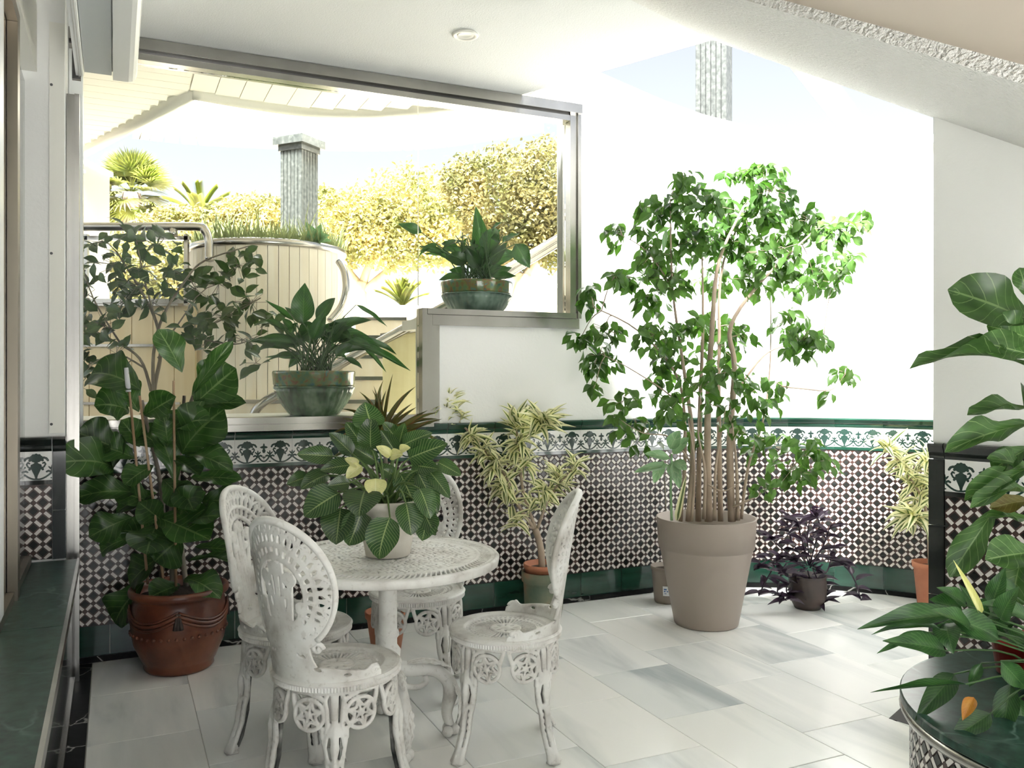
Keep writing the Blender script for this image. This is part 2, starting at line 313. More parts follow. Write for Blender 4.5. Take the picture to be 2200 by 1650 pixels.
def smooth_curve(pts, n=6):
    pts = [Vector(p) for p in pts]
    if len(pts) < 3: return pts
    out = []
    for i in range(len(pts) - 1):
        p0 = pts[max(i - 1, 0)]; p1 = pts[i]; p2 = pts[i + 1]; p3 = pts[min(i + 2, len(pts) - 1)]
        for k in range(n):
            t = k / n
            out.append(0.5 * ((2 * p1) + (p2 - p0) * t + (2 * p0 - 5 * p1 + 4 * p2 - p3) * t * t + (3 * p1 - p0 - 3 * p2 + p3) * t ** 3))
    out.append(pts[-1]); return out

# -- pierced plates: marching squares over a distance field (negative = solid)
def pierced(F, x0, x1, y0, y1, step, mapf, th, relief=None, back=True):
    nx = int(round((x1 - x0) / step)) + 1; ny = int(round((y1 - y0) / step)) + 1
    xs = np.linspace(x0, x1, nx); ys = np.linspace(y0, y1, ny)
    X, Y = np.meshgrid(xs, ys); f = F(X, Y); f[0, :] = f[-1, :] = step; f[:, 0] = f[:, -1] = step
    ins = f < 0
    idx = {}; P2 = []; FF = []; fl = f.tolist(); il = ins.tolist()
    def gv(i, j):
        k = (i, j)
        if k not in idx: idx[k] = len(P2); P2.append((xs[i], ys[j])); FF.append(fl[j][i])
        return idx[k]
    def ev(i, j, d):
        k = (i, j, d)
        if k not in idx:
            i2, j2 = (i + 1, j) if d == 0 else (i, j + 1)
            a, b = fl[j][i], fl[j2][i2]; t = min(max(a / (a - b), 0.03), 0.97)
            idx[k] = len(P2); P2.append((xs[i] + (xs[i2] - xs[i]) * t, ys[j] + (ys[j2] - ys[j]) * t)); FF.append(0.0)
        return idx[k]
    polys = []; segs = []
    cnt = ins[:-1, :-1].astype(int) + ins[1:, :-1] + ins[:-1, 1:] + ins[1:, 1:]
    for j, i in np.argwhere(cnt > 0).tolist():
        c = [(i, j), (i + 1, j), (i + 1, j + 1), (i, j + 1)]; e = [(i, j, 0), (i + 1, j, 1), (i, j + 1, 0), (i, j, 1)]
        poly = []; kinds = []
        for q in range(4):
            a = il[c[q][1]][c[q][0]]; d = c[(q + 1) % 4]; b = il[d[1]][d[0]]
            if a: poly.append(gv(*c[q])); kinds.append(0)
            if a != b: poly.append(ev(*e[q])); kinds.append(1 if a else 2)    # 1 = leaving, 2 = entering
        n = len(poly)
        if n >= 3:
            polys.append(tuple(poly))
            for q in range(n):
                if kinds[q] == 1 and kinds[(q + 1) % n] == 2: segs.append((poly[q], poly[(q + 1) % n]))
    n = len(P2)
    V = [mapf(p[0], p[1], th * .5 + (relief(ff) if relief else 0)) for p, ff in zip(P2, FF)] + [mapf(p[0], p[1], -th * .5) for p in P2]
    Fs = list(polys) + [(a, a + n, b + n, b) for a, b in segs]
    if back: Fs += [tuple(q + n for q in reversed(p)) for p in polys]
    return V, Fs
def sd_seg(X, Y, x0, y0, x1, y1, w):
    dx, dy = x1 - x0, y1 - y0; l2 = dx * dx + dy * dy + 1e-12
    t = np.clip(((X - x0) * dx + (Y - y0) * dy) / l2, 0, 1)
    return np.hypot(X - x0 - t * dx, Y - y0 - t * dy) - w
def sd_poly(X, Y, pts, w):
    f = np.full_like(X, 9.0)
    for a, b in zip(pts[:-1], pts[1:]): f = np.minimum(f, sd_seg(X, Y, a[0], a[1], b[0], b[1], w))
    return f
def sd_circ(X, Y, x, y, r): return np.hypot(X - x, Y - y) - r
def sd_ell(X, Y, x, y, a, b, rot=0.0):
    c, s = math.cos(rot), math.sin(rot); p = (X - x) * c + (Y - y) * s; q = -(X - x) * s + (Y - y) * c
    return (np.sqrt((p / a) ** 2 + (q / b) ** 2) - 1) * min(a, b)

# -- leaves
def leaf_mesh(name, m, wfun, droop=0.6, fold=0.25, wave=0.0, petiole=0.0, nt_=10, ns=4, curl=0.0, seed=0):
    rnd = random.Random(seed); ph = rnd.random() * 6
    c = [Vector((0, 0, 0))]; ang = droop * 0.5
    for i in range(nt_):
        t = (i + .5) / nt_; a = ang - droop * t; c.append(c[-1] + Vector((0, math.cos(a), math.sin(a))) / nt_)
    tip = c[-1].copy(); a0 = math.atan2(tip.z, tip.y); rot = Matrix.Rotation(-a0, 3, 'X'); c = [rot @ p / tip.length for p in c]
    V = []; uvs = []; Fs = []
    for i in range(nt_ + 1):
        t = i / nt_
        w = 0.5 * wfun(max(0.0, (t - petiole) / (1 - petiole))) if t >= petiole else 0.0
        w = max(w, 0.012)
        for k in range(ns + 1):
            s = k / ns * 2 - 1
            z = fold * abs(s) * w + curl * s * s * w + wave * w * math.sin(t * 11 + ph + (1.5 if s > 0 else 0)) * abs(s)
            V.append((s * w, c[i].y, c[i].z + z)); uvs.append((k / ns, t))
    for i in range(nt_):
        for k in range(ns):
            a = i * (ns + 1) + k; Fs.append((a, a + 1, a + ns + 2, a + ns + 1))
    return new_mesh(name, V, Fs, m, True, uvs)
def frame(base, tip, normal, width):
    y = Vector(tip) - Vector(base); l = y.length; y.normalize(); n = Vector(normal) - y * Vector(normal).dot(y)
    if n.length < 1e-3: n = Vector((0.3, -1, 0.5)) - y * Vector((0.3, -1, 0.5)).dot(y)
    n.normalize(); x = y.cross(n)
    M = Matrix.Identity(4); zs = (l + width) * .5
    for r in range(3):
        M[r][0] = x[r] * width; M[r][1] = y[r] * l; M[r][2] = n[r] * zs; M[r][3] = base[r]
    return M
def put_leaf(me, parent, base, tip, normal, width, name='leaf'):
    return obj(name, me, parent, Matrix.Translation(-parent.location) @ frame(Vector(base), Vector(tip), normal, width))
def joined_leaves(name, src, mats, parent, org):
    """many small leaves as one mesh of real leaves"""
    nv = len(src.vertices); co = np.zeros(nv * 3, dtype=np.float64); src.vertices.foreach_get('co', co); co = np.c_[co.reshape(-1, 3), np.ones(nv)]
    faces = [tuple(p.vertices) for p in src.polygons]; uvl = np.zeros(len(src.loops) * 2, dtype=np.float32); src.uv_layers[0].data.foreach_get('uv', uvl)
    AV = np.concatenate([(co @ np.array(M).T)[:, :3] for M in mats]) - np.array(org)
    FA = np.array(faces); AF = np.concatenate([FA + i * nv for i in range(len(mats))])
    me = bpy.data.meshes.new(name); nf = len(AF); k = AF.shape[1]
    me.vertices.add(len(AV)); me.vertices.foreach_set('co', AV.ravel()); me.loops.add(nf * k); me.polygons.add(nf)
    me.loops.foreach_set('vertex_index', AF.ravel().astype(np.int32)); me.polygons.foreach_set('loop_start', np.arange(0, nf * k, k, dtype=np.int32))
    me.update(calc_edges=True); me.polygons.foreach_set('use_smooth', [True] * nf)
    ul = me.uv_layers.new(name='UVMap'); ul.data.foreach_set('uv', np.tile(uvl, len(mats)))
    me.materials.append(src.materials[0]); me.validate(); return obj(name, me, parent)
W_oval = lambda t: (math.sin(math.pi * min(1, t ** 0.8))) ** 0.75
W_fiddle = lambda t: (math.sin(math.pi * min(1, (0.04 + .96 * t) ** 1.45))) ** 0.6 * (1 - .18 * math.exp(-((t - .33) / .14) ** 2))
W_lance = lambda t: (math.sin(math.pi * min(1, t ** 0.62))) ** 0.9
W_heart = lambda t: (math.sin(math.pi * min(1, (0.06 + .94 * t) ** 0.72))) ** 0.62
W_strap = lambda t: min(1, t * 7 + .35) * (1 - t ** 3.0)
W_drop = lambda t: (math.sin(math.pi * min(1, t ** 0.7))) ** 1.0 if t < .8 else max(0.0, (math.sin(math.pi * t ** .7)) * .8)
def rv(a): return Vector((random.uniform(-a, a), random.uniform(-a, a), random.uniform(-a, a)))

# ================================================================ THE SETTING
VW = 4.71                      # window wall plane (v)
S0, RB, AC = 3.155, 1.70, (3.155, 3.01)
TP = 0.296; J0 = -0.3145
JO = [J0 + TP * k for k in range(0, 22)]
def wall_uv(s):
    if s <= S0: return (s, VW)
    a = (s - S0) / RB; return (AC[0] + RB * math.sin(a), AC[1] + RB * math.cos(a))
def facet(s): return min(max(int((s - J0) / TP + 1e-9), 0), len(JO) - 2)
def facet_axes(k):
    a, b = wall_uv(JO[k]), wall_uv(JO[k + 1]); A, B = P(*a), P(*b); t = (B - A).normalized(); n = Vector((t.y, -t.x, 0)); return A, B, t, n
FAX = [facet_axes(k) for k in range(len(JO) - 1)]
def FW(s, z, n, k=None):
    k = facet(s) if k is None else k; A, B, t, nn = FAX[k]; q = (s - JO[k]) / TP
    p = A.lerp(B, q) + nn * n; return Vector((p.x, p.y, z))
Z_SK, Z_GR, Z_MO, Z_ST, Z_BO, Z_TOP = 0.03, 0.177, 0.923, 0.942, 1.07, 1.135
U_STEP, U_JAMB = 1.655, 2.62
CEIL = 3.09

# parapet height along the bay
def par_h(s):
    pts = [(2.62, 3.30), (3.70, 3.05), (4.40, 2.93), (4.80, 2.84), (5.15, 2.88), (6.2, 2.95)]
    for (a, h), (b, g) in zip(pts[:-1], pts[1:]):
        if s <= b: return h + (g - h) * max(0, (s - a) / (b - a))
    return pts[-1][1]
wb_ = MB()
brk = sorted(set([j for j in JO if j > -0.2] + [-0.2, U_STEP, U_JAMB]))
for a, b in zip(brk[:-1], brk[1:]):
    m_ = (a + b) / 2; k = facet(m_)
    for_t = 1.12 if m_ < U_STEP else (1.70 if m_ < U_JAMB else None)
    za, zb = (for_t, for_t) if for_t else (par_h(a), par_h(b))
    p = [FW(a, 0, 0, k), FW(b, 0, 0, k), FW(b, 0, -.26, k), FW(a, 0, -.26, k), FW(a, za, 0, k), FW(b, zb, 0, k), FW(b, zb, -.26, k), FW(a, za, -.26, k)]
    wb_.hexa(p)
wall_back = tag(wb_.build('wall_back', 'white_stucco'), kind='structure')
# coping on the parapet
cp = 0
for a, b in zip(brk[:-1], brk[1:]):
    m_ = (a + b) / 2; k = facet(m_)
    if m_ < U_JAMB: continue
    za, zb = par_h(a), par_h(b); mb = MB()
    mb.hexa([FW(a, za, .03, k), FW(b, zb, .03, k), FW(b, zb, -.29, k), FW(a, za, -.29, k), FW(a, za + .05, .03, k), FW(b, zb + .05, .03, k), FW(b, zb + .05, -.29, k), FW(a, za + .05, -.29, k)])
    mb.build('coping', 'upvc_white', wall_back)

# ---- dado tiles -------------------------------------------------------------
HP = TP / 8            # half pitch of the mosaic
def hexa_map(mp, s0, s1, z0, z1, n0, n1):
    mb = MB(); mb.hexa([mp(s0, z0, n1), mp(s1, z0, n1), mp(s1, z0, n0), mp(s0, z0, n0), mp(s0, z1, n1), mp(s1, z1, n1), mp(s1, z1, n0), mp(s0, z1, n0)]); return mb
def mould_tile(mp, s0, s1, z0, z1):
    prof = [(z0, .010), (z0 + .012, .014), (z0 + .024, .015), (z0 + .028, .020), (z1 - .012, .030), (z1 - .003, .027), (z1, .015), (z1, 0.001), (z0, 0.001)]
    mb = MB(); n = len(prof)
    V = [mp(s0, z, q) for z, q in prof] + [mp(s1, z, q) for z, q in prof]
    return mb.add(V, [tuple(range(n)), tuple(range(2 * n - 1, n - 1, -1))] + [(i, n + i, n + (i + 1) % n, (i + 1) % n) for i in range(n)])
# ornament relief on the frieze tile, in tile coordinates (x 0..TP, y 0..H)
FH = Z_BO - Z_ST
def ornament_field(X, Y):
    f = np.full_like(X, 9.0)
    def vase(xc):
        nonlocal f
        zs = [.005, .010, .022, .045, .060, .070, .074, .078, .084]; w = [.016, .004, .007, .017, .022, .021, .012, .006, .006]
        f = np.minimum(f, np.maximum(np.abs(X - xc) - np.interp(Y, zs, w), np.maximum(Y - .084, .005 - Y)))
        f = np.minimum(f, np.maximum(sd_ell(X, Y, xc, .092, .021, .013), .080 - Y))
        for q in range(5):
            a = math.pi * (0.12 + .19 * q); f = np.minimum(f, sd_circ(X, Y, xc + .020 * math.cos(a), .096 + .016 * math.sin(a), .0075))
        for sg in (-1, 1):
            f = np.minimum(f, sd_poly(X, Y, [(xc + sg * .018, .096), (xc + sg * .030, .101), (xc + sg * .040, .097), (xc + sg * .046, .088)], .0048))
            f = np.minimum(f, sd_circ(X, Y, xc + sg * .025, .089, .0055))
            f = np.minimum(f, sd_poly(X, Y, [(xc + sg * .017, .052), (xc + sg * .031, .060), (xc + sg * .037, .072), (xc + sg * .032, .080), (xc + sg * .026, .076)], .0034))
            f = np.minimum(f, sd_circ(X, Y, xc + sg * .026, .049, .005))
    def fleur(xc, y0, big):
        nonlocal f
        h = .022 if not big else .026
        for d in (-1, 0, 1):
            f = np.minimum(f, sd_ell(X, Y, xc + d * .008, y0 + h * .5 - abs(d) * .004, .0035, h * .5, -d * .7))
        f = np.minimum(f, sd_circ(X, Y, xc, y0 - .004, .005))
    x1, x2 = .0625, TP - .0625
    vase(x1); vase(x2)
    mid = TP / 2
    for xc in (mid - .031, mid + .031, 0.0, TP): fleur(xc, .047, False)
    # garlands
    for a, b in ((0, mid - .031), (mid - .031, mid + .031), (mid + .031, TP)):
        n = 10; lo = .004 if b - a > .07 else .010
        f = np.minimum(f, sd_poly(X, Y, [(a + (b - a) * t / n, lo + .032 * (2 * t / n - 1) ** 2) for t in range(n + 1)], .0038))
        for e, sg in ((a, 1), (b, -1)):
            f = np.minimum(f, sd_poly(X, Y, [(e + sg * .003, .036), (e + sg * .014, .042), (e + sg * .021, .038)], .0042))
    for xc in (0, TP, mid - .031, mid + .031): f = np.minimum(f, sd_ell(X, Y, xc, .010, .007, .0032))
    # centre urn
    f = np.minimum(f, sd_ell(X, Y, mid, .066, .0085, .012))
    for d in (-1, 0, 1): f = np.minimum(f, sd_ell(X, Y, mid + d * .010, .094 - abs(d) * .007, .0042 if d == 0 else .011, .012 if d == 0 else .004, -d * .35))
    f = np.minimum(f, sd_seg(X, Y, mid, .06, mid, .10, .003)); f = np.minimum(f, sd_seg(X, Y, mid - .012, .082, mid + .012, .082, .0028))
    f = np.minimum(f, sd_seg(X, Y, mid, .022, mid, .038, .002)); f = np.minimum(f, sd_seg(X, Y, mid - .007, .031, mid + .007, .031, .0025))
    return f
oV, oF = pierced(ornament_field, -.004, TP + .004, 0.0005, FH - .001, .0024, lambda x, y, n: Vector((min(max(x, .0005), TP - .0005), -n, y)), .0012, back=False)
orn_me = new_mesh('vase_ornament', oV, oF, 'ornament')
def frame_for(mp, s0, s1):
    a = mp(s0, 0, 0); b = mp(s1, 0, 0); t = (b - a).normalized(); n = Vector((t.y, -t.x, 0)); M = Matrix.Identity(4)
    for r in range(3): M[r][0] = t[r] * (b - a).length / TP; M[r][1] = -n[r]; M[r][2] = (0, 0, 1)[r]; M[r][3] = a[r]
    return M, n
DM = .250; 
def prism_cell(shape, mp, cx, cz, n0, n1, lo, hi):
    pts = [(min(max(cx + x, lo[0]), hi[0]), min(max(cz + z, lo[1]), hi[1])) for x, z in shape]
    n = len(pts); V = [mp(x, z, n0) for x, z in pts] + [mp(x, z, n1) for x, z in pts]
    return V, [tuple(range(n, 2 * n))] + [(i, (i + 1) % n, n + (i + 1) % n, n + i) for i in range(n)]
pp = HP * 2
SH_DIAM = [(DM * pp, 0), (0, DM * pp), (-DM * pp, 0), (0, -DM * pp)]
SH_STAR = [((.165 if i % 2 == 0 else .128) * pp * math.cos(math.pi / 8 * i + math.pi / 4), (.165 if i % 2 == 0 else .128) * pp * math.sin(math.pi / 8 * i + math.pi / 4)) for i in range(16)]
def bar(sg):
    l, w = .215 * pp, .093 * pp; c = math.sqrt(.5)
    pts = [(-l, -w), (l, -w), (l, w), (-l, w)]
    return [((x - z * sg) * c, (x * sg + z) * c) for x, z in pts]
SH_BAR = {1: bar(1), -1: bar(-1)}
def mosaic(parent, mp, s0, s1, z0, z1, org_s, nbase, single=0, frames=None):
    back = hexa_map(mp, s0, s1, z0, z1, 0, nbase) if frames is None else None
    if back: back.build('mosaic_bed', 'mosaic_brown', parent)
    D = []; ST = MB(); BA = MB(); DJ = MB(); lo, hi = (s0 + .001, z0 + .001), (s1 - .001, z1 - .001)
    i0, i1 = int(math.floor((s0 - org_s) / HP)) - 1, int(math.ceil((s1 - org_s) / HP)) + 1
    nj = int((z1 - z0) / HP) + 2
    for i in range(i0, i1 + 1):
        for j in range(-1, nj + 1):
            x, z = org_s + i * HP, z1 - .006 - j * HP
            if s0 - HP * .4 < x < s1 + HP * .4 and z0 - HP * .4 < z < z1 + HP * .4:
                if (i + j) % 2 == 0: D.append((x, z))
                else: ST.add(*prism_cell(SH_STAR, mp, x, z, nbase, nbase + .0014, lo, hi))
            bx, bz = x + HP / 2, z - HP / 2
            if s0 + .002 < bx < s1 - .002 and z0 < bz < z1:
                sg = 1 if (i + j) % 2 == 0 else -1
                BA.add(*prism_cell(SH_BAR[sg], mp, bx, bz, nbase, nbase + .0018, lo, hi))
    ind = []
    if single:
        D.sort(key=lambda q: mp(q[0], q[1], 0).length); full = [q for q in D if s0 + DM * pp < q[0] < s1 - DM * pp and z0 + DM * pp < q[1] < z1 - DM * pp]
        ind = full[:single]; si = set(ind); D = [q for q in D if q not in si]
    for q in D: DJ.add(*prism_cell(SH_DIAM, mp, q[0], q[1], nbase, nbase + .0018, lo, hi))
    if DJ.V: tag(DJ.build('diamond_tile', 'mosaic_dark', parent), kind='stuff')
    tag(ST.build('star_tile', 'mosaic_brown', parent), kind='stuff')
    tag(BA.build('white_bar_tile', 'mosaic_white', parent), kind='stuff')
    if ind:
        V = [(x, -nbase, z) for x, z in SH_DIAM] + [(x, -nbase - .0018, z) for x, z in SH_DIAM]
        me = new_mesh('diamond_tile', V, [(4, 5, 6, 7), (0, 1, 5, 4), (1, 2, 6, 5), (2, 3, 7, 6), (3, 0, 4, 7)], 'mosaic_dark')
        for x, z in ind:
            A, B, t, n = FAX[facet(x)]; M = Matrix.Identity(4); p = mp(x, z, 0)
            for r in range(3): M[r][0] = t[r]; M[r][1] = -n[r]; M[r][3] = p[r]
            obj('diamond_tile', me, parent, M)
S_START, S_END = -.199, JO[-1] - .01
kk = [k for k in range(len(JO) - 1)]
for k in kk:
    s0 = max(JO[k], S_START); s1 = JO[k + 1]; g = .0018; mp = (lambda k: (lambda s, z, n: FW(s, z, n, k)))(k)
    hexa_map(mp, s0 + g, s1 - g, Z_SK, Z_GR, .001, .012).build('skirting_tile', 'green_glaze', wall_back)
    hexa_map(mp, s0, s1, 0.002, Z_SK, .001, .022).build('marble_skirting', 'black_marble', wall_back)
    if not (s0 > U_STEP - .15 or s1 < U_STEP + .15) or True:
        mould_tile(mp, s0 + g, s1 - g, Z_BO, Z_TOP - .002 if s1 > U_STEP + .1 else 1.112).build('moulding_tile', 'green_glaze', wall_back)
    bt = hexa_map(mp, s0 + g * .4, s1 - g * .4, Z_ST, Z_BO, .001, .009).build('frieze_tile', 'tile_white', wall_back)
    if k > 0 or True:
        M, n = frame_for(mp, JO[k], JO[k + 1]); M = Matrix.Translation(n * .0095 + Vector((0, 0, Z_ST))) @ M
        if k > 0: obj('vase_ornament', orn_me, bt, M)
    hexa_map(mp, s0, s1, Z_MO, Z_ST, .001, .010).build('strip_tile', 'green_glaze', wall_back)
    hexa_map(mp, s0, s1, Z_GR, Z_MO, .0005, .006).build('mosaic_bed', 'mosaic_brown', wall_back)
    hexa_map(mp, s0, s1, .03, 1.11, .0002, .004).build('grout_bed', 'grout', wall_back)
mosaic(wall_back, FW, S_START, S_END, Z_GR, Z_MO, .5735, .006, single=300, frames=True)

# ---- pier at the left with the same dado, ledge, glass partition
PV = 4.35; PU = -.2
pier = tag(MB().ubox(-1.5, PU, PV, VW + .26, 0, CEIL).build('wall_left', 'white_stucco'), kind='structure')
def PM(s, z, n): return P(s, PV - n, z)
for a in (-.546, -.842, -1.138):
    b = a + TP - .0006
    bt = hexa_map(PM, a, b, Z_ST, Z_BO, .001, .009).build('frieze_tile', 'tile_white', pier)
    M, n = frame_for(PM, a, b); obj('vase_ornament', orn_me, bt, Matrix.Translation(n * .0095 + Vector((0, 0, Z_ST))) @ M)
    hexa_map(PM, a, b, Z_MO, Z_ST, .001, .010).build('strip_tile', 'black_glaze', pier)
    mould_tile(PM, a + .0018, b - .0018, Z_BO, Z_TOP).build('moulding_tile', 'black_glaze', pier)
mould_tile(PM, -.248, PU + .004, Z_BO, Z_TOP).build('moulding_tile', 'black_glaze', pier)
for z0, z1 in ((.59, .805), (.808, 1.068)): hexa_map(PM, -.248, PU + .004, z0, z1, .001, .016).build('edge_tile', 'black_glaze', pier)
mosaic(pier, PM, -1.138, -.25, .59, Z_MO, -.25 - HP * 1.0, .006)
wl = tag(MB().ubox(-1.6, -1.5, -1.9, VW + .26, 0, CEIL).build('wall_left', 'white_stucco'), kind='structure')
# white cover strip with screws on the pier
hexa_map(PM, -.262, PU - .002, 1.15, 2.98, .0005, .014).build('cover_strip', 'paint_cream', pier)
scr = new_mesh('screw', *(lambda m: (m.V, m.F))(MB().lathe([(.006, 0), (.006, .003), (.003, .004)], 10)), 'dark_metal')
for z in (1.19, 1.95, 2.7):
    M = Matrix.Translation(PM(-.253, z, .014)) @ Matrix.Rotation(math.atan2(S_, C_), 4, 'Z') @ Matrix.Rotation(R(90), 4, 'X'); obj('screw', scr, pier, M)
# ledge of green marble
LZ = .58
ledge = tag(MB().ubox(-1.5, -.17, -1.5, PV - .002, 0, LZ - .03).build('wall_left', 'black_glaze'), kind='structure')
for v0, v1 in ((-1.5, .6), (.603, 2.0), (2.003, 3.2), (3.203, PV - .003)):
    MB().ubox(-1.5, -.15, v0, v1, LZ - .03, LZ).build('ledge_slab', 'green_marble', ledge)
MB().ubox(-.151, -.139, -1.5, PV - .003, LZ - .035, LZ + .004).build('edge_profile', 'stainless', ledge)
MB().ubox(-.170, -.160, -1.5, PV - .003, .002, .05).build('edge_profile', 'stainless', ledge)
GU = -.36
part = thing('window_2', P(GU, 3.6, LZ), None, None); part['kind'] = 'structure'
def ppart(n, m, *b, mtl=None): return MB().ubox(*b).build(n, m, part, org=part.location)
ppart('mullion', 'brushed_steel', GU - .035, GU + .002, 3.62, 3.70, LZ, 2.70); ppart('mullion', 'brushed_steel', GU + .006, GU + .040, 3.62, 3.70, LZ, 2.70)
ppart('top_rail', 'brushed_steel', GU - .035, GU + .002, -1.4, 3.70, 2.701, 2.75); ppart('top_rail', 'brushed_steel', GU + .006, GU + .040, -1.4, 3.70, 2.701, 2.75)
ppart('lintel', 'paint_cream', GU - .05, GU + .05, -1.4, PV - .004, 2.752, CEIL - .004)
ppart('bottom_rail', 'brushed_steel', GU - .03, GU + .03, -1.4, 3.615, LZ, LZ + .035); ppart('bottom_rail', 'brushed_steel', GU - .03, GU + .03, 3.705, PV - .02, LZ, LZ + .035)
ppart('pane', 'window_glass', GU - .004, GU + .004, 3.285, 3.615, LZ + .035, 2.70)
ppart('pane', 'window_glass', GU - .004, GU + .004, -1.3, 3.175, LZ + .035, 2.70)
ppart('pane', 'window_glass', GU - .004, GU + .004, 3.705, PV - .02, LZ + .035, 2.70)
ppart('mullion', 'upvc_white', GU - .03, GU + .03, 3.18, 3.28, LZ + .036, 2.70)

# ---- awning cassette and guide rail
cas = thing('awning_cassette', P(0, 4.3, 2.72), 'white rectangular awning cassette fixed below the ceiling with rounded edge profiles', 'awning')
cu0, cu1 = -.155, .095
def cpart(n, m, mb): return mb.build(n, m, cas, org=cas.location)
cpart('housing', 'upvc_white', MB().ubox(cu0 + .05, cu1 - .06, .4, 4.28, 2.775, 3.03))
cpart('underside_panel', 'panel_blue', MB().ubox(cu0 + .035, cu1 - .105, .4, 4.275, 2.757, 2.773))
def prof_v(pts, v0, v1):
    n = len(pts); mb = MB(); V = [P(u, v0, z) for u, z in pts] + [P(u, v1, z) for u, z in pts]
    return mb.add(V, [tuple(range(n - 1, -1, -1)), tuple(range(n, 2 * n))] + [(i, (i + 1) % n, n + (i + 1) % n, n + i) for i in range(n)])
rp = [(cu1 - .10, 2.745), (cu1 - .035, 2.745), (cu1 - .018, 2.75), (cu1 - .005, 2.763), (cu1, 2.785), (cu1, 2.98), (cu1 - .01, 3.02), (cu1 - .059, 3.02), (cu1 - .059, 2.774), (cu1 - .10, 2.774)]
cpart('front_profile', 'upvc_white', prof_v(rp, .4, 4.3))
cpart('rear_profile', 'upvc_white', prof_v([(cu0, 2.745), (cu0 + .03, 2.745), (cu0 + .033, 2.75), (cu0 + .033, 3.02), (cu0, 3.02)], .4, 4.3))
for q in (.012, .022): cpart('groove_strip', 'shutter_grey', MB().ubox(cu0 + q, cu0 + q + .003, .4, 4.302, 2.741, 2.746))
cpart('gap_strip', 'dark_metal', MB().ubox(cu0 - .015, cu0 + .02, 4.30, 4.33, 2.73, 3.0))  # dark strip standing in for the shadowed gap beside the rear profile
rail = thing('guide_rail', P(-.18, 4.46, 0), 'tall slim metal guide rail standing in the corner beside the window', 'rail')
MB().ubox(-.198, -.160, 4.44, 4.462, 0.002, 2.70).build('rail_web', 'stainless', rail, org=rail.location)
MB().ubox(-.165, -.145, 4.425, 4.475, 0.002, 2.70).build('rail_channel', 'stainless', rail, org=rail.location)
MB().ubox(-.196, -.188, 4.465, 4.48, 0.10, 2.70).build('brush_strip', 'dark_metal', rail, org=rail.location)

# ---- floor
floor = tag(MB().prism([tuple(P(*q)[:2]) for q in ((-1.5, -1.9), (6.0, -1.9), (6.0, 5.0), (-1.5, 5.0))], -.25, -.006).build('floor', 'grout'), kind='structure')
MB().ubox(-.169, -.098, -1.5, VW - .028, -.006, 0).build('border_strip', 'black_marble', floor)
tw, tl = .43, .557; rnd = random.Random(3)
for ci in range(-1, 13):
    u0 = .31 + tw * ci; u1 = u0 + tw
    if ci == -1: u0 = -.096
    off = (0 if ci == -1 else [.20, .0, .34, .15, .42, .08][ci % 6])
    v = 4.19 - tl * 12 + off
    while v < 4.9:
        v0, v1 = v, v + tl; v += tl
        a, b = max(v0, -1.5), min(v1, 4.69)
        if b - a < .05: continue
        cu, cv = (u0 + u1) / 2, (a + b) / 2
        if cu > S0 and math.hypot(cu - AC[0], cv - AC[1]) > 1.95 and cv > AC[1]: continue
        if u0 > 5.0 : continue
        if u1 > 2.6 and b < 1.2: continue
        g = .0012; c = P(cu, cv, 0); hw, hl = (u1 - u0) / 2 - g, (b - a) / 2 - g
        mb = MB(); e = .002
        V = [(-hw, -hl, -.006), (hw, -hl, -.006), (hw, hl, -.006), (-hw, hl, -.006), (-hw + e * 0, -hl, -.0012), (hw, -hl, -.0012), (hw, hl, -.0012), (-hw, hl, -.0012), (-hw + e, -hl + e, 0), (hw - e, -hl + e, 0), (hw - e, hl - e, 0), (-hw + e, hl - e, 0)]
        Fs = [(8, 9, 10, 11)] + [(i, (i + 1) % 4, 4 + (i + 1) % 4, 4 + i) for i in range(4)] + [(4 + i, 4 + (i + 1) % 4, 8 + (i + 1) % 4, 8 + i) for i in range(4)]
        o = obj('floor_tile', new_mesh('floor_tile', V, Fs, 'floor_marble'), floor, Matrix.Translation(c) @ Matrix.Rotation(math.atan2(S_, C_), 4, 'Z'))
# dark inlays beside the marble planter
for poly in (((1.545, 3.53), (1.62, 3.44), (2.0, 3.44), (2.0, 3.72), (1.74, 3.75)), ((1.40, 3.03), (1.56, 3.25), (1.70, 3.20), (1.70, 2.6), (1.22, 2.75))):
    MB().prism(poly, -.004, .0012).build('border_inlay', 'black_marble', floor)

# ---- ceiling
P0 = at_z(1532, 86, CEIL); Q0 = at_z(1357, 0, CEIL)
E1 = at_z(1122, 203, CEIL)
cdir = (Vector((Q0.x, Q0.y, 0)) - Vector((P0.x, P0.y, 0))).normalized()
down = Vector((-cdir.y, cdir.x, 0));
if down.x < 0: down = -down
P1 = at(2005, 250, 3.5); slope = (CEIL - P1.z) / max(.2, (P1 - P0).dot(down)); dn = Vector((down.x, down.y, -slope))
far_pt = P0 + dn * 2.3
cpoly = [P(-1.6, -1.9), P(-1.6, VW + .26), P(2.30, VW + .26), Vector((E1.x, E1.y, 0)), Vector((P0.x, P0.y, 0)), Vector((far_pt.x, far_pt.y, 0)), P(4.8, -1.9)]
ceiling = tag(MB().prism([(p.x, p.y) for p in cpoly], CEIL, CEIL + .28).build('ceiling', 'ceiling_stucco'), kind='structure')
# unseen slab added past the stair edge to block sun from the low bay
la = [P0 + (far_pt - P0) * .18, far_pt]
tag(MB().prism([(la[1].x, la[1].y), tuple(P(3.02, 2.75)[:2]), tuple(P(6.2, 2.75)[:2]), tuple(P(6.2, -1.9)[:2]), tuple(P(4.8, -1.9)[:2])], CEIL + .002, CEIL + .28).build('ceiling', 'ceiling_stucco'), kind='structure')
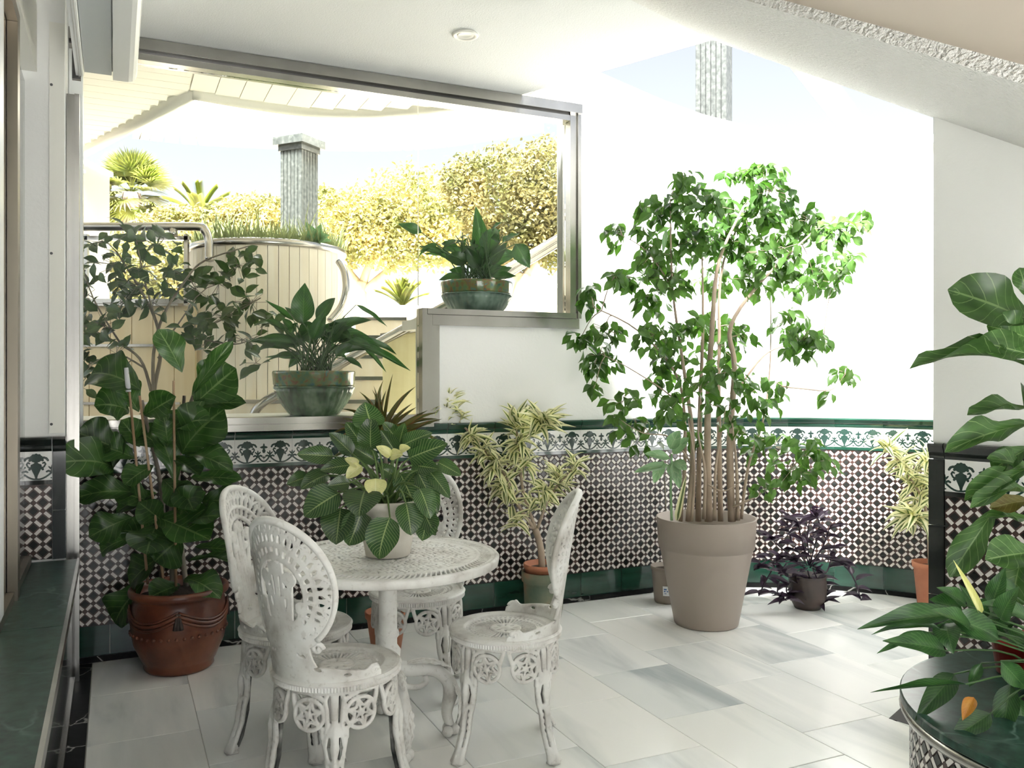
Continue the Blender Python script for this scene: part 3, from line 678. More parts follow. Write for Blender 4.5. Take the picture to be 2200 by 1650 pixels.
# stair flight over the right: stucco underside with a smooth inner soffit
def wedge(c0, c1, lift, k1=2.3, cut=0.0):
    a = P0 + cdir * c0 + Vector((0, 0, lift)); b = P0 + cdir * c1 + Vector((0, 0, lift)); c = b + dn * k1; d = a + dn * k1
    T = [Vector((p.x, p.y, CEIL - .001)) for p in (a, b, c, d)]
    a.z = b.z = CEIL - .002 + 0 * lift
    return MB().hexa([d, c, b, a, T[3], T[2], T[1], T[0]])
stair = tag(wedge(0, 1.74, 0).build('ceiling', 'rough_stucco'), kind='structure')
tag(wedge(1.74, 2.75, .05).build('ceiling', 'beige_plaster'), kind='structure')
# ---- right wall (pier) in the plane of the stair edge
pd = Vector((P1.x - P0.x, P1.y - P0.y, 0)).normalized()
PR0 = Vector((P1.x, P1.y, 0)); rn = Vector((-pd.y, pd.x, 0))
if rn.x > 0: rn = -rn                     # towards the room
def RW(s, z, n): p = PR0 + pd * s + rn * n; return Vector((p.x, p.y, z))
def zA(s): return P1.z - slope * s * (pd.dot(down))
mb = MB(); s1 = 1.6
mb.hexa([RW(0, 0, 0), RW(s1, 0, 0), RW(s1, 0, -.3), RW(0, 0, -.3), RW(0, zA(0) + .05, 0), RW(s1, zA(s1) + .05, 0), RW(s1, zA(s1) + .05, -.3), RW(0, zA(0) + .05, -.3)])
wall_right = tag(mb.build('wall_right', 'white_stucco'), kind='structure')
for a in (.05, .05 + TP, .05 + 2 * TP, .05 + 3 * TP):
    b = a + TP - .0006
    bt = hexa_map(RW, a, b, Z_ST, Z_BO, .001, .011).build('frieze_tile', 'tile_white', wall_right)
    M, n = frame_for(RW, a, b); obj('vase_ornament', orn_me, bt, Matrix.Translation(n * .0115 + Vector((0, 0, Z_ST))) @ M)
    hexa_map(RW, a, b, Z_MO, Z_ST, .001, .012).build('strip_tile', 'black_glaze', wall_right)
    mould_tile(RW, a + .0018, b - .0018, Z_BO, Z_TOP).build('moulding_tile', 'black_glaze', wall_right)
    hexa_map(RW, a, b, .002, Z_GR, .001, .012).build('skirting_tile', 'green_glaze', wall_right)
mould_tile(RW, -.012, .048, Z_BO, Z_TOP).build('moulding_tile', 'black_glaze', wall_right)
for z0, z1 in ((.002, .24), (.243, .52), (.523, .80), (.803, 1.068)): hexa_map(RW, -.012, .048, z0, z1, -.02, .016).build('edge_tile', 'black_glaze', wall_right)
mosaic(wall_right, RW, .05, .05 + 4 * TP, Z_GR, Z_MO, .05 + HP, .008)
# enclosing walls out of view
e1 = RW(s1, 0, 0); e2 = P(4.6, -1.9)
mb = MB(); mb.hexa([e1, e2, e2 + Vector((.2, .2, 0)), e1 + Vector((.2, .2, 0))] + [p + Vector((0, 0, CEIL)) for p in (e1, e2, e2 + Vector((.2, .2, 0)), e1 + Vector((.2, .2, 0)))])
tag(mb.build('wall_right', 'white_stucco'), kind='structure')
tag(MB().ubox(-9, 12, -14, -1.9, -.25, -.02).build('floor', 'bounce_paving'), kind='structure')       # unseen yard added behind the camera to bounce sunlight into the room

tag(MB().ubox(1.3, 4.8, -2.0, -1.88, 0, CEIL - .002).build('wall_shade', 'white_stucco'), kind='structure')  # unseen wall added to shade the pier and planter at right
# ---- window: stepped stainless frame with glass
win = thing('window_1', P(1.2, VW, 1.12), None, None); win['kind'] = 'structure'
def wp(n, m, *b): return MB().ubox(*b).build(n, m, win, org=win.location)
G0, G1 = VW + .03, VW + .042
wp('sill', 'stainless', PU + .06, U_STEP + .005, VW - .055, VW + .10, 1.116, 1.150); wp('sill_rail', 'stainless', PU + .06, U_STEP - .06, VW - .035, VW + .07, 1.150, 1.186)
wp('step_post', 'stainless', U_STEP - .058, U_STEP - .028, VW - .035, VW + .07, 1.150, 1.795); wp('step_post', 'stainless', U_STEP - .026, U_STEP + .010, VW - .018, VW + .07, 1.130, 1.760)
wp('step_post', 'stainless', U_STEP + .011, U_STEP + .055, VW - .010, VW + .0, 1.138, 1.700)
wp('ledge_rail', 'stainless', U_STEP - .026, U_JAMB, VW - .035, VW + .07, 1.762, 1.795); wp('ledge_rail', 'stainless', U_STEP + .011, U_JAMB + .01, VW - .018, VW + .07, 1.700, 1.760)
wp('jamb', 'stainless', U_JAMB - .06, U_JAMB - .015, VW - .03, VW + .07, 1.796, 3.04); wp('jamb', 'stainless', U_JAMB - .013, U_JAMB + .01, VW - .045, VW + .07, 1.762, 3.06)
wp('head_rail', 'stainless', PU, U_JAMB - .062, VW - .03, VW + .07, 2.985, 3.018); wp('head_rail', 'stainless', PU, U_JAMB + .01, VW - .06, VW + .07, 3.030, CEIL - .004)
wp('head_gasket', 'dark_metal', PU, U_JAMB - .062, VW - .02, VW + .05, 3.018, 3.030)
wp('jamb', 'upvc_white', PU + .002, PU + .062, VW - .05, VW + .07, 1.116, 2.984)
wp('pane', 'window_glass', PU + .063, U_STEP - .06, G0, G1, 1.187, 2.984); wp('pane', 'window_glass', U_STEP - .057, U_JAMB - .062, G0, G1, 1.797, 2.984)
# flat wall strip above the jamb up to the ceiling edge
tag(MB().ubox(U_JAMB - .0, U_JAMB + .02, VW + .002, VW + .25, 1.7, 3.3).build('trim_1', 'upvc_white'), kind='structure')
# recessed downlight
lp = at_z(1000, 73, CEIL); dl = thing('downlight', (lp.x, lp.y, CEIL), 'small round white recessed downlight in the ceiling', 'light')
MB().lathe([(.040, -.002), (.062, -.002), (.066, -.008), (.058, -.012), (.046, -.010), (.040, -.004)], 40, ring=True).build('trim_ring', 'lamp_white', dl, True)
MB().lathe([(.001, -.003), (.030, -.004), (.041, -.009), (.043, -.002), (.001, -.002)], 32).build('diffuser', 'lamp_white', dl, True)
# glazing bar leaning from the stair edge to the parapet, thin rod by the ceiling edge
gb = thing('glazing_bar', at(1900, 368, 5.3), 'white sloping glazing bar resting on the bay wall', 'bar')
a, b = at(1908, 366, 5.32), at(1712, 112, 4.25); d = (b - a).normalized(); sx = d.cross(Vector((0, 0, 1))).normalized() * .05; sz = Vector((0, 0, .05))
MB().hexa([a - sx - sz, a + sx - sz, b + sx - sz, b - sx - sz, a - sx + sz, a + sx + sz, b + sx + sz, b - sx + sz]).build('bar_profile', 'upvc_white', gb, org=gb.location)
sx2 = sx * .35
MB().hexa([a + sx * .9 + sz, a + sx * 1.1 + sz, b + sx * 1.1 + sz, b + sx * .9 + sz, a + sx * .9 + sz * 1.6, a + sx * 1.1 + sz * 1.6, b + sx * 1.1 + sz * 1.6, b + sx * .9 + sz * 1.6]).build('rubber_seal', 'shutter_grey', gb, org=gb.location)

# ================================================================ FURNITURE
# ---- cast chair: local frame, seat centre at origin on the floor, facing +X
SEAT_Z, SR = .44, .212
def back_field(A, B):
    de = (np.sqrt((A / .205) ** 2 + ((B - .310) / .215) ** 2) - 1) * .2
    aa = np.abs(A)
    neck = np.maximum(aa - (.095 + .07 * np.clip((.11 - B) / .11, 0, 1) ** 2), np.maximum(B - .2, -B))
    base = np.maximum(aa - .315, np.maximum(B - (.062 - .035 * (aa / .3) ** 2 + .022 * np.exp(-((aa - .285) / .018) ** 2)), -B))
    sil = np.minimum(np.minimum(de, neck), base)
    rim = np.maximum(de, -de - .019)
    st = np.full_like(A, 9.0)
    cx, cyy = 0, .275
    def ep(t, k): return (cx + .205 * k * math.cos(t), cyy + .225 * k * math.sin(t) + .03 * k)
    def ering(k, w):
        return np.abs((np.sqrt((A / .205) ** 2 + ((B - cyy - .03 * k) / .225) ** 2) - k) * .2) - w
    r1 = ering(.66, .0075); r2 = ering(.50, .0075)
    st = np.minimum(st, np.minimum(r1, r2))
    nn = 30
    for i in range(nn):
        t = 2 * math.pi * i / nn; p, q = ep(t, .50), ep(t, .66); st = np.minimum(st, sd_seg(A, B, *p, *q, .0062))
    ns = 20
    for i in range(ns):
        t0 = 2 * math.pi * i / ns; dt = 2 * math.pi / ns
        pts = [ep(t0, .66), ep(t0 + dt * .06, .78), ep(t0 + dt * .5, .93), ep(t0 + dt * .94, .78), ep(t0 + dt, .66)]
        st = np.minimum(st, sd_poly(A, B, pts, .0052))
        st = np.minimum(st, sd_seg(A, B, *ep(t0 + dt * .5, .68), *ep(t0 + dt * .5, .84), .0058))
        st = np.minimum(st, sd_circ(A, B, *ep(t0 + dt * .5, .80), .0095))
        st = np.minimum(st, sd_seg(A, B, *ep(t0, .76), *ep(t0, .95), .0065))
    # bouquet
    for (x0, y0, x1, y1, w) in ((0, .06, 0, .36, .010), (-.02, .06, -.055, .34, .009), (.02, .06, .055, .34, .009), (-.03, .07, -.085, .25, .009), (.03, .07, .085, .25, .009), (-.012, .06, -.025, .38, .006), (.012, .06, .025, .38, .006)):
        st = np.minimum(st, sd_seg(A, B, x0, y0, x1, y1, w))
    for (x, y, r) in ((0, .365, .026), (-.052, .335, .024), (.052, .335, .024), (-.085, .245, .022), (.085, .245, .022), (-.03, .29, .016), (.03, .29, .016), (0, .405, .014)):
        st = np.minimum(st, sd_circ(A, B, x, y, r))
    for (x, y, a, b, r) in ((-.06, .18, .016, .05, .5), (.06, .18, .016, .05, -.5), (-.095, .18, .014, .04, .8), (.095, .18, .014, .04, -.8), (-.03, .2, .013, .06, .2), (.03, .2, .013, .06, -.2), (0, .24, .02, .05, 0)):
        st = np.minimum(st, sd_ell(A, B, x, y, a, b, r))
    low = np.maximum(np.minimum(neck, base), B - .15)
    for (x, y, a, b, r) in ((-.06, .095, .018, .008, .4), (.06, .095, .018, .008, -.4), (-.11, .05, .014, .006, .2), (.11, .05, .014, .006, -.2), (0, .055, .014, .007, 0), (-.03, .12, .006, .014, 0), (.03, .12, .006, .014, 0), (-.2, .03, .012, .006, 0), (.2, .03, .012, .006, 0)):
        low = np.maximum(low, -sd_ell(A, B, x, y, a, b, r))
    pat = np.maximum(sil, st)
    return np.minimum(np.minimum(rim, pat), low)
def back_map(a, b, n):
    t = min(max(b / .2, 0), 1); t = t * t * (3 - 2 * t); rho = .200 + .075 * t; ph = a / rho
    lean = .13 * b + .06 * b * b; d = .200 + lean
    edge = 0.0
    c, s = math.cos(ph), math.sin(ph)
    x = -(d - rho) - (rho - n * 1.0) * c; y = (rho - n) * s
    return Vector((x, y, SEAT_Z + .004 + b))
rel = lambda w, h: (lambda f: h * min(1.0, max(0.0, -f) / w))
bV, bF = pierced(back_field, -.34, .34, -.012, .545, .0042, back_map, .009, rel(.006, .006))
back_me = new_mesh('backrest', bV, bF, 'cast_white', True)
# rolled rim round the oval
rim_pts = [back_map(.197 * math.cos(t), .310 + .207 * math.sin(t), .002) for t in [R(-52) + R(284) * i / 70 for i in range(71)]]
rim_m = MB(); rim_m.tube(rim_pts, [.010 + .003 * abs(math.sin(i * .05)) for i in range(71)], 8)
for sg in (-1, 1):
    c = [back_map(sg * (.118 + .020 * math.cos(q * .5) * (1 - q / 18)), .118 + .020 * math.sin(q * .5) * (1 - q / 18), .004) for q in range(16)]
    rim_m.tube(c, .008, 6)
rim_me = new_mesh('backrest_rim', rim_m.V, rim_m.F, 'cast_white', True)
scroll_me = []
for sg in (-1, 1):
    scr_m = MB(); c = [back_map(sg * (.290 + .016 * math.cos(q * .5) * (1 - q / 18)), .030 + .016 * math.sin(q * .5) * (1 - q / 18), .002) for q in range(16)]
    scr_m.tube(c, .0085, 6); scroll_me.append(new_mesh('base_scroll', scr_m.V, scr_m.F, 'cast_white', True))

def seat_field(X, Y):
    r = np.hypot(X, Y); t = np.arctan2(Y, X)
    disc = r - (SR - .004)
    n = 44; ph = np.abs(((t / (2 * math.pi) * n) % 1) - .5) * 2
    spoke = (ph - .40) * (np.pi * r / n)                      # solid where ph small
    ring = np.minimum(np.maximum(.146 - r, -9 + 0 * r), 9)
    f = np.minimum(.150 - r, r - .060)                        # solid outer and inner
    f = np.minimum(f, spoke)
    n2 = 44; ph2 = ((t / (2 * math.pi) * n2 + .5) % 1) - .5
    sc = np.hypot((r - .138), ph2 * 2 * math.pi * .138 / n2); f = np.minimum(f, np.abs(sc - .0085) - .0028)
    f = np.minimum(f, np.abs(r - .122) - .003)
    for k in range(8):
        a = k * math.pi / 4; f = np.maximum(f, -sd_ell(X, Y, .036 * math.cos(a), .036 * math.sin(a), .010, .004, a))
    return np.maximum(disc, f)
sV, sF = pierced(seat_field, -.216, .216, -.216, .216, .0042, lambda x, y, n: Vector((x, y, SEAT_Z + n + (.004 if math.hypot(x, y) > .155 else -.002))), .010, rel(.004, .003))
seat_me = new_mesh('seat', sV, sF, 'cast_white', True)
srm = MB(); srm.lathe([(SR - .012, SEAT_Z + .013), (SR - .003, SEAT_Z + .011), (SR + .004, SEAT_Z + .004), (SR, SEAT_Z - .002), (SR - .012, SEAT_Z - .002)], 132, ring=True)
srm.lathe([(SR - .001, SEAT_Z - .002), (SR - .001, SEAT_Z - .016), (SR - .006, SEAT_Z - .02), (SR - .02, SEAT_Z - .02), (SR - .02, SEAT_Z - .002)], 264, ring=True, rfun=lambda r, z, a: r + (.0022 * (1 if int(round(a / (2 * math.pi) * 264)) % 2 else -1) if r > SR - .003 else 0))
srim_me = new_mesh('seat_rim', srm.V, srm.F, 'cast_white')

def leg_field(A, B):                                          # B from 0 (under seat) down to -.42
    aa = np.abs(A); d = -B
    top = np.maximum(aa - .150, np.maximum(d - .016, -d - .001))
    f = top
    med = np.hypot(aa - .082, d - .078)
    f = np.minimum(f, np.abs(med - .049) - .0065)
    f = np.minimum(f, med - .012)
    for k in range(6):
        a = k * math.pi / 3 + .3
        st = np.full_like(A, 9.0)
        p0 = (.082 + .046 * math.cos(a), .078 + .046 * math.sin(a))
        for e in (-1, 1):
            q = (.082 + .022 * math.cos(a + e * math.pi / 6), .078 + .022 * math.sin(a + e * math.pi / 6)); st = np.minimum(st, sd_seg(aa, d, *p0, *q, .0042))
        st = np.minimum(st, sd_seg(aa, d, .082, .078, *p0, .0032))
        f = np.minimum(f, st)
    # bracket from top band round the medallion
    f = np.minimum(f, sd_poly(aa, d, [(.145, .008), (.138, .035), (.131, .058)], .0075))
    f = np.minimum(f, sd_poly(aa, d, [(.020, .008), (.030, .030), (.024, .065), (.022, .11), (.030, .135)], .0072))
    f = np.minimum(f, sd_poly(aa, d, [(.082, .010), (.05, .020), (.030, .034)], .007))
    # shaft
    w = np.interp(d, [0, .03, .10, .16, .26, .40, .43], [.012, .012, .010, .040, .025, .021, .026])
    shaft = np.maximum(aa - w, np.maximum(d - .428, .01 - d))
    hole = np.minimum(sd_poly(aa, d, [(.014, .15), (.019, .18), (.012, .215)], .0048), sd_poly(aa, d, [(.012, .245), (.011, .30), (.0095, .37)], .0022))
    for q in range(6): hole = np.minimum(hole, sd_ell(aa, d, .014 - .0007 * q, .245 + q * .024, .0035, .008, .3))
    shaft = np.maximum(shaft, -hole)
    outer = np.maximum(aa - .043, np.maximum(.115 - d, d - .165)); outer = np.maximum(outer, aa - np.interp(d, [.115, .15, .165], [.050, .043, .036])); outer = np.maximum(outer, -(np.maximum(aa - .031, .012 - aa)))
    f = np.minimum(f, np.minimum(shaft, outer))
    return f
def leg_map(a, b, n):
    d = -b; r = np.interp(d, [0, .04, .12, .22, .32, .39, .43], [.188, .193, .196, .190, .203, .226, .246])
    k = min(1, max(0, (d - .09) / .08)); bul = .020 * k * max(0, 1 - abs(a) / .034)
    ph = a / .195 * (1.0) if d < .15 else a / .195
    rr = float(r) + bul + n
    return Vector((rr * math.cos(ph), rr * math.sin(ph), SEAT_Z - .016 + b * (SEAT_Z - .022) / .43))
lV, lF = pierced(leg_field, -.16, .16, -.436, .006, .0038, leg_map, .011, rel(.005, .004))
leg_me = new_mesh('leg', lV, lF, 'cast_white', True)
fm = MB(); fm.lathe([(.001, -.016), (.016, -.016), (.019, -.008), (.019, .008), (.016, .016), (.001, .016)], 16)
fm.V = [Vector((.240 + v.x, v.z, .020 + v.y)) for v in fm.V]
fm.tube([(.225, 0, .034), (.236, 0, .040), (.252, 0, .034), (.260, 0, .020), (.252, 0, .008)], [.008, .009, .009, .008, .006], 8)
fm.box(.222, .262, -.017, .017, 0.001, .007)
foot_me = new_mesh('foot', fm.V, fm.F, 'cast_white', True)
rm = MB(); rm.tube([(.176, 0, .40), (.178, 0, .28), (.186, 0, .15), (.205, 0, .06), (.222, 0, .02)], [.010, .009, .008, .007, .006], 6)
rib_me = new_mesh('leg_rib', rm.V, rm.F, 'cast_dark', True)

def chair(x, y, ang, label):
    root = thing('garden_chair', (x, y, 0), label, 'chair', 'cast metal chairs round the table', R(ang))
    s = obj('seat', seat_me, root); obj('seat_rim', srim_me, s)
    b = obj('backrest', back_me, root); obj('backrest_rim', rim_me, b); [obj('base_scroll', q, b) for q in scroll_me]
    for k in range(4):
        l = obj('leg', leg_me, root, Matrix.Rotation(R(45 + 90 * k), 4, 'Z')); obj('foot', foot_me, l); obj('leg_rib', rib_me, l)
    return root
chair(-.585, 2.87, 55, 'ornate white cast metal chair with its worn back turned away from the table plant')
chair(-.835, 3.33, -14, 'white cast metal chair tucked in beside the terracotta fig pot')
chair(-.425, 3.86, -92, 'white cast metal chair between the table and the tiled wall')
chair(-.025, 3.285, 181, 'white cast metal chair standing clear of the table with its back to the taupe planter')

# ---- round cast table
TX, TY, TZ, TR = -.483, 3.35, .700, .430
table = thing('garden_table', (TX, TY, 0), 'round white cast metal pedestal table with a pierced top', 'table')
rt = random.Random(5); holes = []
for i in range(-15, 16):
    for j in range(-15, 16):
        hx, hy = i * .0235 + rt.uniform(-.006, .006) + (.0118 if j % 2 else 0), j * .0205 + rt.uniform(-.005, .005)
        if math.hypot(hx, hy) < .328: holes.append((hx, hy, rt.uniform(.0075, .0105), rt.uniform(.0035, .005), rt.uniform(0, 3.14)))
def table_field(X, Y):
    X = X * .448 / TR; Y = Y * .448 / TR; r = np.hypot(X, Y); t = np.arctan2(Y, X)
    n = 116; tt = t + (r - .40) * 1.4; ph = np.abs(((tt / (2 * math.pi) * n) % 1) - .5) * 2
    slots = np.maximum(np.maximum(.372 - r, r - .418), (ph - .60) * np.pi * r / n)
    f = -slots
    h = np.full_like(X, 9.0)
    for (a, b, p, q, ro) in holes:
        m_ = (np.abs(X - a) < .016) & (np.abs(Y - b) < .016)
        if m_.any(): h[m_] = np.minimum(h[m_], sd_ell(X[m_], Y[m_], a, b, p, q, ro))
    f = np.maximum(f, -np.maximum(h, -9))
    return np.maximum(r - .446, f)
def tz(x, y, n): 
    r = math.hypot(x, y); return Vector((x, y, TZ + n + (.003 if r > .42 or .345 < r < .368 else 0)))
tV, tF = pierced(table_field, -.435, .435, -.435, .435, .0046, tz, .008, rel(.004, .0025))
obj('tabletop', new_mesh('tabletop', tV, tF, 'cast_white', True), table)
MB().lathe([(TR - .012, TZ + .009), (TR - .002, TZ + .008), (TR + .004, TZ + .002), (TR + .002, TZ - .012), (TR, TZ - .024), (TR - .008, TZ - .028), (TR - .014, TZ - .024), (TR - .014, TZ + .002)], 96, ring=True).build('table_rim', 'cast_white', table, True)
MB().lathe([(.10, TZ - .004), (.06, TZ - .02), (.040, TZ - .035), (.036, TZ - .05), (.036, .42), (.043, .41), (.043, .395), (.036, .385), (.036, .36), (.050, .34), (.046, .30), (.058, .27), (.050, .22), (.060, .19), (.044, .16), (.02, .13)], 48, lambda r, z, a: r * (1 - .06 * (math.cos(12 * a) > .6) * (.43 < z < .62))).build('pedestal', 'cast_white', table, True)
def leg_sweep(ang):
    prof = [(.03, .27), (.08, .262), (.13, .262), (.175, .25), (.212, .215), (.222, .17), (.212, .12), (.208, .085), (.215, .055), (.222, .040)]
    w = [.030, .030, .027, .025, .026, .027, .022, .019, .017, .014]
    m = MB(); m.tube(smooth_curve([(r, 0, z) for r, z in prof], 4), [float(q) for q in np.interp(np.linspace(0, 9, 37), range(10), w)], 8)
    m.tube(smooth_curve([(.05, 0, .20), (.10, 0, .19), (.135, 0, .21), (.13, 0, .235)], 4), .011, 6)
    return m
leg_t = leg_sweep(0); leg_t.V = [Vector((v.x * 1.10, v.y, v.z)) for v in leg_t.V]; tl_me = new_mesh('table_leg', leg_t.V, leg_t.F, 'cast_white', True)
acan = leaf_mesh('acanthus_leaf', 'cast_white', lambda t: (math.sin(math.pi * min(1, (.1 + .9 * t) ** .8))) ** .7 * (1 + .14 * math.sin(t * 34)), droop=1.7, fold=-.25, nt_=24, ns=6)
acan.uv_layers.remove(acan.uv_layers[0])
bm_ = MB()
for dx, dy in ((.012, 0), (-.014, .020), (-.014, -.020)): bm_.sphere((.246 + dx, dy, .0225), .022, 12, 8)
ball_me = new_mesh('ball_foot', bm_.V, bm_.F, 'cast_white', True)
for a in (-68, 199, 4, 100):
    l = obj('leg', tl_me, table, Matrix.Rotation(R(a), 4, 'Z')); obj('ball_foot', ball_me, l)
    lf = obj('acanthus_leaf', acan, l, frame(Vector((.260, 0, .215)), Vector((.262, 0, .03)), Vector((1, 0, .1)), .062))
    obj('acanthus_leaf', acan, l, frame(Vector((.07, 0, .292)), Vector((.250, 0, .262)), Vector((0.1, 0, 1)), .055))

# ================================================================ PLANTS AND POTS
CAMP = Vector((0, 0, EYE))
def facing(p, up=.5, side=0.0):
    c = (CAMP - Vector(p)).normalized(); return c + Vector((side, 0, up))
def stem(root, pts, r0, r1, m, name='stem', seg=7, n=5):
    c = smooth_curve(pts, n); k = len(c)
    return MB().tube(c, [r0 + (r1 - r0) * i / (k - 1) for i in range(k)], seg).build(name, m, root, True, org=root.location)
def pot_part(root, name, m, prof, seg=48, rfun=None): return MB().lathe(prof, seg, rfun).build(name, m, root, True)
def soil(root, r, z): return MB().lathe([(.001, z - .02), (r, z - .02), (r, z), (r * .6, z + .008), (.001, z + .010)], 28).build('soil', 'soil', root, True)

# ---- fiddle-leaf fig, left, in a swagged terracotta pot
fx = thing('fiddle_leaf_fig', (*at(385, 1450, 4.165)[:2], 0), 'tall fiddle leaf fig with bamboo stakes in a swagged brown terracotta pot', 'plant')
Y0 = 4.165
pot_part(fx, 'pot', 'terracotta_brown', [(.10, .002), (.150, .002), (.160, .015), (.158, .03), (.170, .05), (.205, .13), (.218, .20), (.220, .26), (.212, .32), (.206, .345), (.214, .355), (.226, .362), (.230, .375), (.226, .392), (.214, .396), (.204, .390), (.200, .37), (.195, .30), (.01, .28)])
soil(fx, .198, .345)
sw = MB()
for q in range(4):
    a0 = q * math.pi / 2 + .35
    for dz, w in ((0, .010), (-.018, .008), (.016, .006)):
        pts = []
        for i in range(13):
            t = i / 12; a = a0 + t * math.pi / 2; z = .300 + dz - .055 * math.sin(math.pi * t); rr = .2205 + .001 * 0
            pts.append((rr * math.cos(a), rr * math.sin(a), z))
        sw.tube(pts, w, 6)
sw.build('swag_relief', 'terracotta_brown', fx, True)
bd = MB()
for q in range(40):
    a = q * 2 * math.pi / 40; bd.sphere((.2175 * math.cos(a), .2175 * math.sin(a), .19), .008, 8, 5)
bd.build('bead_relief', 'terracotta_brown', fx, True)
for q in range(4):
    tas = MB(); a = q * math.pi / 2 + .35
    for d in (-.06, 0, .06): tas.tube([(.222 * math.cos(a + d * .4), .222 * math.sin(a + d * .4), .31), (.224 * math.cos(a + d), .224 * math.sin(a + d), .235)], [.006, .011], 6)
    tas.build('tassel_relief', 'dark_pot', fx, True)
FID = [leaf_mesh('fiddle_leaf', 'leaf_fiddle', W_fiddle, d, f, w, .04, 14, 6, c, s) for d, f, w, c, s in ((.5, .18, .16, .1, 1), (1.0, .12, .2, .15, 2), (.2, .3, .12, .1, 3), (1.5, .15, .22, .2, 4))]
FIDO = leaf_mesh('fiddle_leaf', 'leaf_fiddle_olive', W_fiddle, .6, .2, .15, .04, 12, 6, .1, 5)
fig = [(391, 800, 342, 712, 48), (412, 850, 497, 738, 26), (418, 868, 503, 795, 78), (302, 838, 200, 806, 80), (298, 885, 250, 814, 50), (278, 884, 206, 872, 70), (310, 892, 375, 854, 44), (391, 975, 478, 884, 82), (405, 872, 523, 866, 32), (298, 890, 424, 912, 26),
       (252, 964, 168, 930, 68), (242, 1006, 121, 996, 68), (281, 926, 236, 1020, 46), (378, 1040, 336, 922, 42), (374, 982, 427, 1020, 38), (396, 979, 495, 1013, 40), (410, 1026, 515, 1030, 30), (433, 1077, 512, 1080, 52), (388, 1036, 414, 1094, 48), (298, 1060, 169, 1070, 48), (337, 1060, 254, 1098, 50),
       (285, 1111, 196, 1152, 50), (337, 1111, 446, 1158, 76), (298, 1151, 221, 1186, 36), (337, 1126, 315, 1188, 68), (390, 1156, 335, 1204, 70), (418, 1175, 495, 1182, 24), (405, 1205, 519, 1208, 18), (348, 1193, 282, 1252, 64), (310, 1251, 250, 1335, 60), (388, 1256, 324, 1282, 46), (395, 1245, 470, 1285, 44),
       (330, 1000, 270, 1040, 46), (360, 960, 350, 890, 44), (345, 960, 300, 925, 44), (380, 1100, 440, 1060, 44), (350, 1030, 400, 1080, 48), (340, 930, 392, 950, 40), (350, 1120, 300, 1080, 44), (365, 1210, 330, 1160, 44), (330, 1080, 250, 1060, 50), (400, 1130, 470, 1110, 50), (345, 1150, 265, 1140, 52), (385, 930, 450, 905, 50), (300, 960, 262, 905, 46), (290, 985, 210, 960, 50)]
rf = random.Random(11)
for i, (bx, by, tx, ty, w) in enumerate(fig):
    front = rf.uniform(-.10, .0); b = at(bx, by, Y0 - .01 + front * .25); tdep = rf.uniform(-.16, .02) if tx > 160 else -.30; t = at(tx + (tx - bx) * .05, ty + (ty - by) * .05, Y0 + tdep)
    u_, v_ = uv_of(t)
    if v_ > VW - .06: t -= Vector((-S_, C_, 0)) * (v_ - VW + .06)
    put_leaf(FID[i % 4], fx, b, t, facing(b, rf.uniform(.2, 1.0), rf.uniform(-.4, .4)), w / FPX * Y0 * 1.38, 'leaf')
for pts in (((372, 1260), (366, 1150), (372, 1040), (388, 950), (396, 850)), ((345, 1260), (352, 1150), (345, 1040), (325, 950), (305, 860)), ((400, 1260), (385, 1120), (384, 1000), (400, 900), (415, 850))):
    stem(fx, [at(x, y, Y0) for x, y in pts], .013, .008, 'bark_grey')
for (x0, y0, x1, y1) in ((318, 1255, 274, 800), (352, 1255, 300, 850), (378, 1260, 373, 818)):
    stem(fx, [at(x0, y0, Y0 - .05), at(x1, y1, Y0 - .07)], .007, .006, 'bamboo', 'stake')
stem(fx, [at(276, 842, Y0 - .07), at(271, 790, Y0 - .07)], .013, .010, 'paper_white', 'stake_cap')

# ---- philodendron on the table
ph = thing('philodendron', (TX, TY, TZ + .009), 'variegated philodendron with white veined leaves in a pale tapered pot on the table', 'plant')
pot_part(ph, 'pot', 'concrete_white', [(.05, .0), (.083, .0), (.086, .004), (.122, .205), (.122, .215), (.113, .215), (.108, .19), (.01, .18)])
soil(ph, .108, .195)
PHL = [leaf_mesh('philodendron_leaf', 'leaf_philo', W_heart, d, f, w, .05, 14, 6, c, s) for d, f, w, c, s in ((.5, .2, .06, .1, 1), (.9, .12, .08, .15, 2), (.2, .3, .05, .05, 3))]
PHP = leaf_mesh('philodendron_leaf', 'leaf_pale', W_heart, .7, .3, .05, .04, 10, 6, .1, 6)
phl = [(800, 916, 784, 864, 60), (797, 964, 799, 893, 46), (784, 962, 743, 907, 36), (757, 976, 707, 930, 32), (853, 948, 822, 907, 32), (849, 970, 818, 924, 34), (858, 952, 870, 909, 29), (865, 957, 929, 930, 32), (879, 984, 962, 953, 46), (716, 980, 638, 976, 34), (757, 999, 688, 1010, 32), (810, 992, 759, 960, 30),
       (662, 1024, 616, 1041, 30), (705, 1020, 646, 1051, 38), (751, 1038, 704, 1044, 28), (729, 1059, 653, 1109, 62), (784, 1055, 771, 1110, 68), (732, 1092, 722, 1170, 60), (777, 1098, 749, 1172, 56), (838, 1112, 814, 1201, 62), (860, 1018, 894, 1092, 52), (872, 1080, 883, 1150, 50), (902, 1050, 924, 1114, 40), (920, 1103, 907, 1162, 46), (897, 1013, 940, 1104, 38), (922, 1012, 966, 1070, 30), (885, 999, 943, 1008, 36), (941, 993, 991, 1021, 28), (855, 1026, 805, 998, 26), (905, 1090, 935, 1150, 36), (770, 985, 735, 960, 34), (845, 985, 885, 945, 36)]
php = [(807, 1028, 807, 1069, 42), (777, 1001, 744, 1028, 26), (839, 980, 808, 959, 20), (839, 980, 866, 977, 24), (858, 968, 882, 962, 18), (770, 1000, 740, 985, 18)]
rp_ = random.Random(4)
